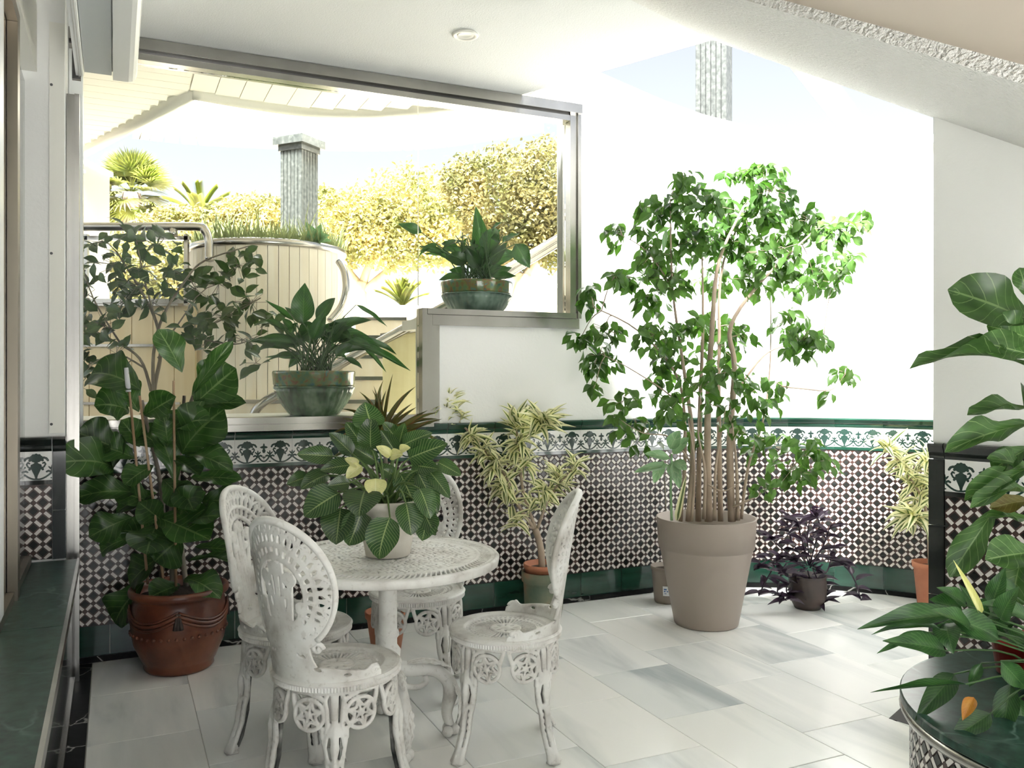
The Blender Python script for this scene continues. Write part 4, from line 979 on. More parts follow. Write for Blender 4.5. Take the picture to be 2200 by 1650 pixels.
for i, (bx, by, tx, ty, w) in enumerate(phl):
    low = (ty - 1000) / 200.0; dep = TY + (-.17 if by > 1030 else .02) * rp_.uniform(.6, 1.1) - max(0, low) * .05
    if ty < 960: dep = TY + rp_.uniform(-.02, .12)
    b = at(bx, by, dep + .03); t = at(tx, ty, dep + rp_.uniform(-.05, .03))
    put_leaf(PHL[i % 3], ph, b, t, facing(b, rp_.uniform(.1, .7), rp_.uniform(-.35, .35)), w / FPX * TY * 1.18, 'leaf')
    s0 = Vector((TX + rp_.uniform(-.03, .03), TY + rp_.uniform(-.04, .03), TZ + .20)); mid = (s0 + b) / 2 + Vector((0, 0, .04 + .02 * rp_.random()))
    stem(ph, [s0, mid, b], .0055, .003, 'leaf_philo_stem' if False else 'petiole_green', 'petiole', 5, 4) if 'petiole_green' in MATS else None
for i, (bx, by, tx, ty, w) in enumerate(php):
    dep = TY - .12; b = at(bx, by, dep); t = at(tx, ty, dep - .02); put_leaf(PHP, ph, b, t, facing(b, .4, rp_.uniform(-.3, .3)), w / FPX * TY * 1.1, 'leaf')

# ---- dracaena with thin red-edged leaves behind the table
dx = at(830, 1385, 4.42)
dr = thing('dracaena_marginata', (dx.x, dx.y, 0), 'slender dracaena with thin spiky leaves in an orange pot behind the table', 'plant')
pot_part(dr, 'pot', 'terracotta', [(.05, .002), (.075, .002), (.100, .17), (.108, .17), (.110, .20), (.100, .20), (.095, .17), (.01, .165)], 32)
soil(dr, .09, .175)
stem(dr, [Vector((dx.x, dx.y, .16)), Vector((dx.x + .02, dx.y, .6)), at(825, 940, 4.42)], .014, .010, 'bark_grey')
MARG = [leaf_mesh('strap_leaf', 'leaf_marginata', W_strap, d, .35, 0, 0, 8, 2, 0, s) for d, s in ((.4, 1), (1.1, 2))]
rd = random.Random(9)
for i in range(46):
    a = rd.uniform(0, 2 * math.pi); el = rd.uniform(-.3, 1.4); l = rd.uniform(.22, .34); b = at(825, 940, 4.42) + Vector((0, 0, rd.uniform(-.05, .03)))
    t = b + Vector((math.cos(a) * math.cos(el) * 1.0, math.sin(a) * math.cos(el) * .5 - .03, math.sin(el))) * l
    u_, v_ = uv_of(t)
    if v_ > VW - .07: t -= Vector((-S_, C_, 0)) * (v_ - VW + .07)
    put_leaf(MARG[i % 2], dr, b, t, Vector((0, 0, 1)) + rv(.4), .016)

# ---- variegated dracaenas
SONG = [leaf_mesh('variegated_leaf', 'leaf_song', W_lance, d, .25, .05, .0, 8, 6, 0, s) for d, s in ((.5, 1), (1.2, 2), (1.8, 3))]
def song(root, Y, branches, rosettes, seed):
    q = random.Random(seed)
    for pts, r0, r1 in branches: stem(root, [at(x, y, Y + dz) for x, y, dz in pts], r0, r1, 'bark_pale')
    for (x, y, dz, n, l, aim) in rosettes:
        for i in range(int(n * 1.35)):
            c = at(x + q.uniform(-8, 8), y + q.uniform(-14, 14), Y + dz + q.uniform(-.02, .02)); a = q.uniform(0, 2 * math.pi); el = q.uniform(-.7, .9)
            d = Vector((math.cos(a) * math.cos(el), math.sin(a) * math.cos(el) * .7, math.sin(el))) + Vector(aim) * .35
            t = c + d.normalized() * l * q.uniform(.7, 1.15)
            u_, v_ = uv_of(t)
            if u_ < S0:
                if v_ > VW - .05: t -= Vector((-S_, C_, 0)) * (v_ - VW + .05)
            else:
                rr = math.hypot(u_ - AC[0], v_ - AC[1])
                if rr > RB - .06:
                    f = (RB - .06) / rr; pn = P(AC[0] + (u_ - AC[0]) * f, AC[1] + (v_ - AC[1]) * f, t.z); t = pn
            put_leaf(SONG[q.randrange(3)], root, c, t, Vector((0, -.4, 1)) + Vector((q.uniform(-.5, .5), q.uniform(-.5, .2), 0)), l * q.uniform(.19, .26))
Y1 = 5.02; p_ = at(1168, 1330, Y1)
sg1 = thing('song_of_india', (p_.x, p_.y, 0), 'variegated yellow and green dracaena with bent branches in a mossy clay pot', 'plant', 'variegated dracaenas by the wall')
pot_part(sg1, 'pot', 'terracotta_mossy', [(.07, .002), (.100, .002), (.112, .06), (.118, .20), (.120, .215), (.128, .215), (.130, .27), (.120, .272), (.115, .24), (.01, .23)], 36)
pot_part(sg1, 'inner_pot', 'terracotta', [(.105, .24), (.112, .29), (.118, .292), (.118, .315), (.108, .315), (.104, .29), (.01, .27)], 36)
soil(sg1, .10, .285)
song(sg1, Y1, [([(1165, 1235, 0), (1162, 1180, 0), (1150, 1135, 0)], .020, .020), ([(1150, 1140, 0), (1110, 1080, -.02), (1085, 1020, -.02), (1040, 970, 0), (1000, 920, .02), (962, 885, .05)], .012, .005), ([(1152, 1138, 0), (1125, 1060, .02), (1115, 980, .03), (1110, 920, .04)], .011, .006), ([(1155, 1135, 0), (1175, 1080, -.03), (1200, 1040, -.05), (1235, 1005, -.05)], .010, .005), ([(1115, 960, .03), (1140, 930, .0), (1165, 912, -.04)], .007, .005), ([(1150, 1135, 0), (1125, 1130, -.04), (1110, 1125, -.06)], .006, .005)],
     [(962, 880, .05, 15, .115, (0, 0, .6)), (985, 905, .04, 8, .11, (0, 0, -.2)), (1012, 940, .02, 20, .13, (0, 0, -.5)), (1040, 972, 0, 20, .14, (0, 0, -.6)), (1062, 1005, -.01, 22, .14, (-.2, 0, -.6)), (1085, 1040, -.02, 20, .13, (-.2, 0, -.6)), (1110, 912, .04, 24, .15, (0, 0, .5)), (1115, 950, .03, 22, .15, (0, 0, -.4)), (1125, 1000, .02, 16, .13, (0, 0, -.5)),
      (1165, 912, -.04, 34, .16, (.1, -.3, .1)), (1200, 1035, -.05, 20, .13, (.2, 0, -.3)), (1232, 1008, -.05, 18, .12, (.4, 0, .1)), (1175, 1062, -.03, 20, .13, (0, 0, -.3)), (1150, 1085, 0, 14, .13, (0, 0, 0)), (1108, 1122, -.06, 12, .12, (-.4, -.2, 0)), (1095, 1075, -.02, 12, .12, (-.2, 0, -.4))], 21)
Y2 = 5.24; p_ = at(1998, 1310, Y2)
sg2 = thing('song_of_india', (p_.x, p_.y, 0), 'variegated dracaena in a plain terracotta pot half hidden by the right pier', 'plant', 'variegated dracaenas by the wall')
pot_part(sg2, 'pot', 'terracotta', [(.05, .002), (.070, .002), (.092, .24), (.100, .242), (.103, .275), (.093, .275), (.088, .24), (.01, .235)], 32)
soil(sg2, .085, .245)
song(sg2, Y2, [([(1998, 1225, 0), (1995, 1150, 0), (1985, 1080, 0), (1950, 1020, 0), (1920, 975, 0)], .012, .005), ([(1990, 1120, 0), (1985, 1040, .03), (1992, 1000, .03)], .009, .005)],
     [(1905, 962, 0, 22, .14, (-.2, 0, .1)), (1935, 1000, 0, 22, .13, (-.1, 0, -.5)), (1960, 1035, 0, 22, .13, (0, 0, -.5)), (1990, 1000, .03, 20, .14, (0, 0, .2)), (1975, 1075, .0, 16, .13, (-.2, 0, -.3)), (1960, 1115, -.03, 30, .18, (-.1, -.3, -.1)), (1985, 1040, .03, 16, .13, (0, 0, -.4))], 33)

# ---- weeping fig in the tall taupe planter
Y3 = 4.90; p_ = at(1517, 1355, Y3)
fb = thing('weeping_fig', (p_.x, p_.y, 0), 'large weeping fig with several pale trunks in a tall taupe planter', 'plant')
ZR = .605
pot_part(fb, 'planter', 'taupe_plastic', [(.12, .002), (.176, .002), (.180, .008), (.258, .425), (.262, .43), (.264, .437), (.268, .437), (.279, .598), (.280, .605), (.270, .605), (.258, .50), (.01, .49)], 72)
soil(fb, .255, .52)
BEN = [leaf_mesh('weeping_leaf', 'leaf_benjamina', W_drop, d, .3, .08, .10, 7, 2, 0, s) for d, s in ((.7, 1), (1.2, 2), (.3, 3))]
clus = [(1465, 378, 28, 18, 13), (1420, 445, 55, 34, 44), (1500, 425, 50, 35, 42), (1575, 375, 32, 12, 13), (1640, 372, 50, 28, 30), (1660, 410, 45, 35, 36), (1600, 455, 70, 36, 56), (1680, 470, 40, 40, 38), (1325, 500, 22, 32, 16), (1375, 490, 15, 15, 6), (1405, 540, 36, 46, 40), (1490, 510, 60, 46, 60), (1570, 520, 60, 46, 60), (1660, 540, 60, 46, 58),
        (1745, 475, 32, 45, 32), (1800, 490, 50, 28, 40), (1852, 470, 18, 22, 14), (1790, 555, 50, 26, 26), (1750, 600, 40, 28, 22), (1322, 590, 26, 16, 13), (1360, 596, 26, 22, 14), (1440, 600, 48, 36, 34), (1400, 640, 36, 30, 22), (1540, 600, 40, 36, 24), (1620, 600, 50, 36, 30), (1700, 600, 40, 36, 24), (1268, 640, 20, 36, 18), (1300, 705, 32, 20, 18), (1250, 722, 26, 14, 11), (1285, 765, 42, 34, 32), (1410, 720, 48, 36, 30), (1480, 690, 30, 26, 12), (1540, 690, 38, 26, 16), (1700, 690, 38, 32, 20), (1802, 588, 18, 14, 8), (1785, 625, 18, 14, 4),
        (1440, 760, 48, 44, 34), (1540, 740, 48, 36, 22), (1590, 720, 36, 26, 13), (1720, 735, 48, 40, 34), (1765, 725, 20, 20, 7), (1420, 830, 46, 34, 26), (1500, 820, 38, 34, 17), (1560, 800, 48, 36, 22), (1640, 830, 56, 36, 28), (1820, 800, 24, 15, 14), (1770, 850, 18, 14, 5), (1280, 825, 14, 11, 6), (1340, 860, 36, 26, 15), (1440, 880, 36, 30, 14), (1330, 905, 18, 22, 9), (1560, 880, 56, 34, 16), (1640, 880, 36, 26, 10), (1380, 930, 40, 36, 17), (1480, 940, 26, 22, 6), (1600, 930, 36, 26, 7), (1660, 960, 56, 34, 24), (1740, 960, 26, 22, 14), (1700, 1010, 56, 26, 20), (1640, 1040, 36, 22, 8), (1780, 990, 18, 14, 6)]
rb = random.Random(17); LM = []
trunks = [([(1478, 1120), (1488, 950), (1470, 800), (1445, 620), (1440, 430)], -.05, .016), ([(1500, 1120), (1503, 900), (1510, 700), (1508, 540)], .04, .018), ([(1522, 1120), (1520, 900), (1530, 700), (1545, 560), (1600, 440)], -.02, .024), ([(1548, 1120), (1545, 950), (1545, 750), (1555, 560), (1640, 390)], .06, .017), ([(1572, 1120), (1568, 950), (1578, 790), (1570, 700), (1640, 600), (1745, 500)], -.06, .023), ([(1462, 1120), (1472, 950), (1455, 810), (1370, 710), (1275, 660)], .0, .012), ([(1592, 1115), (1608, 1000), (1640, 900), (1655, 770), (1655, 560)], .05, .010),
          ([(1470, 900), (1440, 850), (1350, 790), (1290, 760)], -.05, .006), ([(1575, 1090), (1630, 1062), (1700, 1005), (1740, 965)], -.10, .008), ([(1570, 860), (1640, 765), (1700, 740), (1770, 720)], .0, .008), ([(1680, 830), (1725, 835), (1785, 838), (1815, 805)], -.02, .006), ([(1510, 560), (1480, 480), (1465, 390)], .03, .007), ([(1655, 560), (1720, 520), (1850, 475)], .02, .006), ([(1445, 620), (1390, 540), (1325, 500)], -.03, .006), ([(1488, 1000), (1440, 940), (1380, 930), (1330, 900)], -.06, .006), ([(1520, 1040), (1555, 1055), (1600, 1030)], -.10, .006), ([(1486, 1120), (1492, 1000), (1478, 900)], -.1, .010), ([(1512, 1115), (1514, 1010), (1500, 930), (1505, 840)], -.11, .011), ([(1535, 1118), (1538, 1000), (1556, 900)], -.09, .012), ([(1585, 1118), (1582, 1000), (1572, 900)], -.08, .014)]
tp = []
for pts, dz, r in trunks:
    w3 = [at(x, y, Y3 + dz + (i * .02 if dz > 0 else -i * .015)) for i, (x, y) in enumerate(pts)]; stem(fb, w3, r, r * .22, 'bark_pale', 'trunk'); tp += smooth_curve(w3, 4)
tw_ = MB()
for (x, y, rx, ry, n) in clus:
    dz = max(-.34, min(.34, rb.gauss(0, .17))); cc = at(x, y, Y3 + dz); near = min(tp, key=lambda p: (p - cc).length)
    tw_.tube(smooth_curve([near, (near + cc) / 2 + Vector((0, 0, .03)), cc], 3), [.0032] * 3 + [.0022] * 4, 5)
    for i in range(int(n * 1.5)):
        a = rb.uniform(0, 6.283); q = rb.random() ** .5; b = at(x + rx * q * math.cos(a), y + ry * q * math.sin(a), Y3 + dz + rb.gauss(0, .05))
        if i % 3 == 0: tw_.tube([cc + (b - cc) * .15, b], .0014, 4)
        d = Vector((rb.uniform(-.75, .75), rb.uniform(-.55, .55), rb.uniform(-1.0, -.15))).normalized() * rb.uniform(.066, .098)
        nrm = Vector((rb.uniform(-.8, .8), rb.uniform(-1.0, .1), rb.uniform(.1, 1)))
        LM.append((b, b + d, nrm, d.length * rb.uniform(.50, .62)))
tag(tw_.build('twig', 'bark_pale', fb, True, org=fb.location), kind='stuff')
LM.sort(key=lambda q: q[0].y); 
for i, (b, t, nrm, w) in enumerate(LM[:300]): put_leaf(BEN[i % 3], fb, b, t, nrm, w)
for k in range(3):
    tag(joined_leaves('leaf', BEN[k], [frame(*q) for q in LM[300 + k::3]], fb, fb.location), kind='stuff')
# companion plants in the planter: speckled broad leaves and a snake-plant blade
DIE = leaf_mesh('broad_leaf', 'leaf_song_green' if False else 'leaf_agave', W_oval, .8, .2, .05, .05, 10, 4, 0, 3)
for (bx, by, tx, ty, w) in ((1440, 1000, 1362, 1015, 20), (1425, 990, 1405, 1038, 24), (1440, 995, 1452, 1030, 26), (1445, 975, 1480, 940, 26), (1440, 985, 1385, 975, 22), (1450, 990, 1475, 1010, 24), (1440, 965, 1460, 925, 30), (1445, 990, 1460, 1050, 22)):
    b = at(bx, by, Y3 - .12); put_leaf(DIE, fb, b, at(tx, ty, Y3 - .16), facing(b, .5), w / FPX * Y3, 'broad_leaf')
stem(fb, [at(1443, 1118, Y3 - .12), at(1441, 1050, Y3 - .12), at(1443, 975, Y3 - .12)], .008, .006, 'leaf_agave', 'cane')
SNK = leaf_mesh('snake_blade', 'leaf_song', W_strap, .15, .5, 0, 0, 8, 4, 0, 3)
b = at(1455, 1118, Y3 - .15); put_leaf(SNK, fb, b, at(1475, 1020, Y3 - .16), facing(b), .035, 'snake_blade')
rbn = leaf_mesh('tag_ribbon', 'green_ribbon' if 'green_ribbon' in MATS else 'leaf_agave', W_strap, .3, .1, 0, 0, 4, 2)
b = at(1431, 495, Y3 - .3); put_leaf(rbn, fb, b, at(1424, 545, Y3 - .3), facing(b), .03, 'ribbon')

# ---- small nursery pot
Y4 = 5.37; p_ = at(1434, 1291, Y4)
np_ = thing('nursery_pot', (p_.x, p_.y, 0), 'small taupe plastic pot with a white price label behind the tall planter', 'pot')
pot_part(np_, 'pot', 'taupe_dark', [(.06, .002), (.078, .002), (.082, .012), (.098, .20), (.104, .202), (.105, .225), (.097, .225), (.093, .20), (.01, .19)], 40)
soil(np_, .092, .20)
tm = MB()
def potpt(a, z, r): return Vector((r * math.cos(a), r * math.sin(a), z))
for i in range(4):
    a0 = R(-118 + i * 7); a1 = R(-118 + (i + 1) * 7); tm.add([potpt(a0, .055, .0885), potpt(a1, .055, .0885), potpt(a1, .115, .0942), potpt(a0, .115, .0942)], [(0, 1, 2, 3)])
tm.build('price_label', 'paper_white', np_)
tm = MB()
for z0, z1, f0, f1 in ((.092, .100, 0, .55), (.080, .087, 0, .8), (.068, .072, .1, .5)):
    a0 = R(-114 + f0 * 20); a1 = R(-114 + f1 * 20); r0 = .0892 + (z0 - .055) * .095; r1 = .0892 + (z1 - .055) * .095
    tm.add([potpt(a0, z0, r0), potpt(a1, z0, r0), potpt(a1, z1, r1), potpt(a0, z1, r1)], [(0, 1, 2, 3)])
tm.build('label_print', 'ink_blue', np_)
stem(np_, [Vector((p_.x, p_.y, .2)), at(1430, 1080, Y4), at(1424, 980, Y4)], .006, .003, 'bark_grey', 'dry_stem')

# ---- purple trailing plant
Y5 = 5.22; p_ = at(1735, 1300, Y5)
tr = thing('purple_tradescantia', (p_.x, p_.y, 0), 'trailing purple leaved plant spilling from a dark round pot onto the floor', 'plant')
pot_part(tr, 'pot', 'dark_pot', [(.05, .002), (.075, .002), (.105, .06), (.115, .12), (.108, .18), (.112, .20), (.102, .20), (.095, .17), (.01, .165)], 36)
soil(tr, .095, .175)
PUR = [leaf_mesh('purple_leaf', 'leaf_purple', W_lance, d, .45, .05, 0, 8, 4, 0, s) for d, s in ((.4, 1), (.9, 2))]
rq = random.Random(6)
runs = [[(1735, 1215), (1700, 1160), (1690, 1110)], [(1740, 1215), (1735, 1150), (1745, 1095)], [(1730, 1220), (1680, 1200), (1650, 1240), (1630, 1280)], [(1730, 1215), (1690, 1210), (1670, 1270), (1690, 1290)], [(1745, 1215), (1790, 1200), (1830, 1235), (1850, 1290)], [(1740, 1220), (1770, 1170), (1780, 1140)], [(1735, 1225), (1740, 1260), (1720, 1300)], [(1745, 1220), (1775, 1230), (1790, 1180)], [(1725, 1215), (1670, 1170), (1660, 1160)], [(1730, 1220), (1690, 1260), (1700, 1290)], [(1730, 1210), (1660, 1200), (1620, 1225)], [(1745, 1220), (1765, 1270), (1760, 1300)], [(1738, 1215), (1720, 1150), (1716, 1125)], [(1740, 1215), (1760, 1130), (1752, 1110)], [(1735, 1220), (1700, 1240), (1680, 1230)]]
for r_ in runs:
    dz = rq.uniform(-.16, .06); w3 = smooth_curve([at(x, y, Y5 + dz * i / (len(r_) - 1)) for i, (x, y) in enumerate(r_)], 4)
    for q in w3: q.z = max(q.z, .012)
    MB().tube(w3, .0045, 5).build('runner', 'leaf_purple', tr, True, org=tr.location)
    for i, q in enumerate(w3[2:]):
        for sgn in (0, 1) if i > len(w3) - 6 else (0,):
            a = rq.uniform(0, 6.28); l = rq.uniform(.09, .135); t = q + Vector((math.cos(a), math.sin(a) * .6 - .15, rq.uniform(-.25, .55))) * l; t.z = max(t.z, .012)
            put_leaf(PUR[rq.randrange(2)], tr, q, t, Vector((rq.uniform(-.5, .5), -.5, 1)), .036)

# ---- marble planter bench on the right with its plants
bc = Vector((1.76, 2.40, 0)); BR, BH = .62, .45
bench = thing('marble_planter', (bc.x, bc.y, 0), 'low curved planter bench with a dark green marble top and mosaic side', 'planter')
MB().lathe([(BR - .04, 0), (BR - .03, 0), (BR - .03, BH - .03), (.30, BH - .03)], 64).build('planter_wall', 'mosaic_brown', bench)
MB().lathe([(.30, BH - .028), (BR - .004, BH - .028), (BR, BH - .024), (BR, BH - .004), (BR - .004, BH), (.30, BH)], 72, ring=True).build('marble_top', 'green_marble', bench)
MB().lathe([(BR - .026, BH - .06), (BR - .006, BH - .06), (BR + .002, BH - .045), (BR - .006, BH - .030), (BR - .026, BH - .030)], 72, ring=True).build('nosing', 'stainless', bench, True)
def BMAP(s, z, n): a = s / (BR - .03); return Vector(((BR - .03 + n) * math.cos(a), (BR - .03 + n) * math.sin(a), z))
bs, bb, bd_ = MB(), MB(), MB()
for i in range(int(R(140) * (BR - .03) / HP), int(R(290) * (BR - .03) / HP)):
    for j in range(0, 11):
        x, z = i * HP, .385 - j * HP
        if z < .01: continue
        (bd_ if (i + j) % 2 == 0 else bs).add(*prism_cell(SH_DIAM if (i + j) % 2 == 0 else SH_STAR, BMAP, x, z, .001, .003, (-9, .004), (9, .385)))
        bb.add(*prism_cell(SH_BAR[1 if (i + j) % 2 == 0 else -1], BMAP, x + HP / 2, z - HP / 2, .001, .003, (-9, .004), (9, .385)))
tag(bd_.build('diamond_tile', 'mosaic_dark', bench), kind='stuff'); tag(bs.build('star_tile', 'mosaic_brown', bench), kind='stuff'); tag(bb.build('white_bar_tile', 'mosaic_white', bench), kind='stuff')
soil_o = MB().lathe([(.001, BH - .06), (.30, BH - .06), (.30, BH - .02), (.001, BH - .012)], 32).build('soil', 'soil', bench, True)

ff_p = at(2240, 1400, 2.62)
f2 = thing('fiddle_leaf_fig', (ff_p.x, ff_p.y, BH - .015), 'fiddle leaf fig growing from the dark marble planter against the right pier', 'plant')
Y6 = 2.62
stem(f2, [Vector((ff_p.x, ff_p.y, BH - .012)), at(2228, 1100, Y6), at(2215, 850, Y6), at(2222, 560, Y6)], .016, .010, 'bark_grey')
fl = [(2215, 690, 2036, 622, 105, .3, -.05), (2215, 730, 2120, 700, 80, .2, -.02), (2215, 762, 2094, 732, 60, .2, -.08), (2225, 800, 1954, 793, 40, 1.6, -.1), (2220, 880, 2078, 892, 46, 1.2, -.1), (2215, 912, 2030, 972, 56, .5, -.08), (2220, 1000, 2072, 1075, 52, .5, -.05), (2220, 1060, 2084, 1092, 44, .9, -.1), (2140, 1090, 2040, 1240, 58, .1, -.02), (2220, 1125, 2118, 1112, 40, .9, -.06), (2225, 1185, 2116, 1202, 72, .3, -.06), (2195, 1195, 2170, 1310, 60, .2, -.08), (2210, 640, 2190, 575, 40, .4, 0), (2215, 1010, 2120, 985, 40, .6, -.03), (2215, 960, 2130, 1010, 50, .5, .0), (2220, 1260, 2140, 1290, 60, .6, 0)]
for i, (bx, by, tx, ty, w, up, dz) in enumerate(fl):
    b = at(bx, by, Y6); t = at(tx, ty, Y6 + dz); put_leaf(FID[i % 4], f2, b, t, facing(b, up), w / FPX * Y6 * 1.1)
rk = random.Random(14)
for i in range(14):                                   # leaves on the far and right sides of the stem
    yy = 600 + i * 48; b = at(2218, yy, Y6); a = rk.uniform(-.9, 1.2); l = rk.uniform(.20, .28)
    put_leaf(FID[i % 4], f2, b, b + Vector((math.cos(a), math.sin(a) * .6, rk.uniform(-.3, .45))).normalized() * l, Vector((rk.uniform(-.3, .3), -.6, 1)), l * .55)
b = at(2210, 1075, Y6 - .05); put_leaf(FIDO, f2, b, at(2126, 1092, Y6 - .07), facing(b, .3), .062)

Y7 = 2.42; sp_p = at(2110, 1475, Y7)
s3 = thing('peace_lily', (bc.x - .12, bc.y + .05, BH - .015), 'peace lily arching over the edge of the dark marble planter', 'plant')
SPA = [leaf_mesh('lily_leaf', 'leaf_spath', W_lance, d, .22, .08, .04, 14, 6, c, s) for d, c, s in ((.7, .05, 1), (1.3, .1, 2), (.25, .05, 3))]
SPO = leaf_mesh('lily_leaf', 'leaf_orange', W_lance, .5, .3, .1, .03, 10, 4, .1, 5)
ll = [(2068, 1322, 1842, 1352, 44, .8), (2020, 1352, 1872, 1364, 20, 1.2), (1995, 1358, 1884, 1404, 22, .6), (2030, 1398, 1896, 1377, 44, .3), (2032, 1340, 2048, 1405, 50, .2), (2068, 1312, 1996, 1288, 50, .5), (2075, 1300, 2012, 1262, 34, .6), (2040, 1328, 2146, 1374, 54, .4), (2075, 1470, 1870, 1488, 13, 1.2), (2050, 1448, 1966, 1548, 48, .2), (2108, 1425, 2082, 1475, 22, .4), (2128, 1533, 2038, 1595, 44, .5), (2172, 1468, 2154, 1594, 46, .2), (2210, 1340, 2096, 1298, 40, .7), (2210, 1310, 2120, 1330, 44, .8), (2200, 1400, 2130, 1340, 34, .5), (2110, 1330, 2060, 1255, 36, .5), (2130, 1300, 2160, 1220, 36, .4), (2150, 1330, 2190, 1260, 40, .4), (2130, 1360, 2180, 1340, 40, .6), (2090, 1350, 2000, 1310, 40, .7), (2150, 1420, 2205, 1480, 40, .4), (2100, 1330, 2170, 1290, 44, .7), (2080, 1360, 2010, 1345, 36, .6), (2190, 1500, 2200, 1590, 40, .3), (2180, 1280, 2120, 1250, 36, .6)]
rl = random.Random(8)
for i, (bx, by, tx, ty, w, up) in enumerate(ll):
    d = rl.uniform(-.12, .10); b = at(bx, by, Y7 + d); t = at(tx, ty, Y7 + d + rl.uniform(-.08, .02)); put_leaf(SPA[i % 3], s3, b, t, facing(b, up, rl.uniform(-.3, .3)), w / FPX * Y7 * 1.1)
    s0 = Vector((bc.x - .10 + rl.uniform(-.06, .06), bc.y + .05 + rl.uniform(-.06, .06), BH - .01))
    stem(s3, [s0, (s0 + b) / 2 + Vector((0, 0, .07)), b], .004, .0025, 'leaf_spath', 'petiole', 5, 4)
b = at(2092, 1498, Y7 - .1); put_leaf(SPO, s3, b, at(2068, 1548, Y7 - .12), facing(b), .035)
b = at(2107, 1322, Y7 - .1); put_leaf(leaf_mesh('spathe', 'leaf_pale', W_lance, .1, .6, 0, 0, 8, 4, 0, 1), s3, b, at(2048, 1203, Y7 - .1), facing(b), .020, 'spathe')
rpt = thing('red_pot', (1.62, 2.76, BH + .001), 'small red plastic flowerpot on the dark marble planter', 'pot')
pot_part(rpt, 'pot', 'red_plastic', [(.03, 0), (.06, 0), (.075, .10), (.080, .10), (.082, .12), (.074, .12), (.07, .1), (.01, .09)], 28); soil(rpt, .068, .10)

# ================================================================ OUTSIDE THE WINDOW
# ---- outer ledges behind the glass
ol = tag(MB().ubox(PU, U_STEP - .06, VW + .262, VW + .80, .9, 1.176).build('wall_back', 'paint_cream'), kind='structure')
MB().ubox(PU + .07, U_STEP - .062, VW + .072, VW + .262, 1.1205, 1.176).build('ledge_slab', 'paint_cream', ol)
MB().ubox(U_STEP + .06, U_JAMB - .02, VW + .072, VW + .72, 1.7005, 1.765).build('ledge_slab', 'paint_cream', ol)
# ---- glazed bowls with peace lilies
def bowl(name_label, cx, Yc, z, r, h, glaze):
    p = at(cx, 800, Yc); root = thing('peace_lily', (p.x, p.y, z), name_label, 'plant', 'peace lilies in green glazed bowls')
    prof = [(r * .40, 0), (r * .58, 0), (r * .62, h * .03), (r * .80, h * .28), (r * .92, h * .50), (r * .965, h * .62)]
    MB().lathe(prof + [(r * .90, h * .63), (r * .3, h * .3)], 96, lambda q, zz, a: q * (1 + .028 * math.cos(32 * a) * (zz > .02 and q > r * .6))).build('bowl', glaze, root, True)
    MB().lathe([(r * .955, h * .62), (r * .985, h * .63), (r * .985, h * .655), (r * .955, h * .66)], 64, ring=True).build('rope_band', glaze, root, True)
    fl_ = MB().lathe([(r * .962, h * .66), (r * .985, h * .70), (r * 1.0, h * .93), (r * 1.01, h * .97), (r * .99, h), (r * .95, h * .99), (r * .93, h * .8), (r * .3, h * .7)], 96, lambda q, zz, a: q * (1 + (.012 * math.sin(21 * a + zz * 90) * math.sin(13 * a - zz * 60) if q > r * .95 and zz < h * .95 else 0)))
    fl_.build('flower_band', 'bowl_flowers', root, True)
    soil(root, r * .92, h * .9); return root
def lilies(root, Yc, leaves, pet, seed, basex, basey):
    q = random.Random(seed)
    for i, (bx, by, tx, ty, w, up) in enumerate(leaves):
        d = q.uniform(-.06, .14); b = at(bx, by, Yc + d); t = at(tx, ty, Yc + d + q.uniform(-.08, .10))
        for p in (b, t):
            u_, v_ = uv_of(p)
            if v_ < VW + .07: p += Vector((-S_, C_, 0)) * (VW + .07 - v_)
        put_leaf(SPA[i % 3], root, b, t, facing(b, up, q.uniform(-.3, .3)), w / FPX * Yc * .88)
        if pet:
            s0 = at(basex + q.uniform(-30, 30), basey, Yc + q.uniform(-.05, .05)); stem(root, [s0, (s0 + b) / 2 + Vector((0, 0, .04)), b], .0045, .003, 'leaf_spath', 'petiole', 5, 4)
    for i in range(22):
        a = q.uniform(-1.3, 1.3); l = q.uniform(60, 125); s0 = at(basex + q.uniform(-25, 25), basey, Yc + q.uniform(-.05, .05))
        mx, my = basex + math.sin(a) * l * .8, basey - 40 - math.cos(a) * l * .6; dd = q.uniform(-.08, .12)
        b = at(mx, my, Yc + dd); t = at(mx + math.sin(a) * q.uniform(35, 60), my + q.uniform(-25, 40), Yc + dd + q.uniform(-.1, .1))
        for p in (b, t):
            u_, v_ = uv_of(p)
            if v_ < VW + .07: p += Vector((-S_, C_, 0)) * (VW + .07 - v_)
        put_leaf(SPA[i % 3], root, b, t, facing(b, q.uniform(.3, 1.2), q.uniform(-.4, .4)), q.uniform(.035, .06)); stem(root, [s0, (s0 + b) / 2 + Vector((0, 0, .03)), b], .0045, .003, 'leaf_spath', 'petiole', 5, 4)
    for i in range(18):
        s0 = at(basex + q.uniform(-38, 38), basey, Yc + q.uniform(-.08, .08)); tpt = at(basex + q.uniform(-60, 60), basey - q.uniform(60, 110), Yc + q.uniform(-.06, .06)); stem(root, [s0, (s0 + tpt) / 2, tpt], .005, .003, 'leaf_spath', 'petiole', 5, 3)
YB1 = 5.04
b1 = bowl('peace lily in a mottled green ribbed bowl on the lower window ledge', 675, YB1, 1.178, .236, .258, 'bowl_glaze')
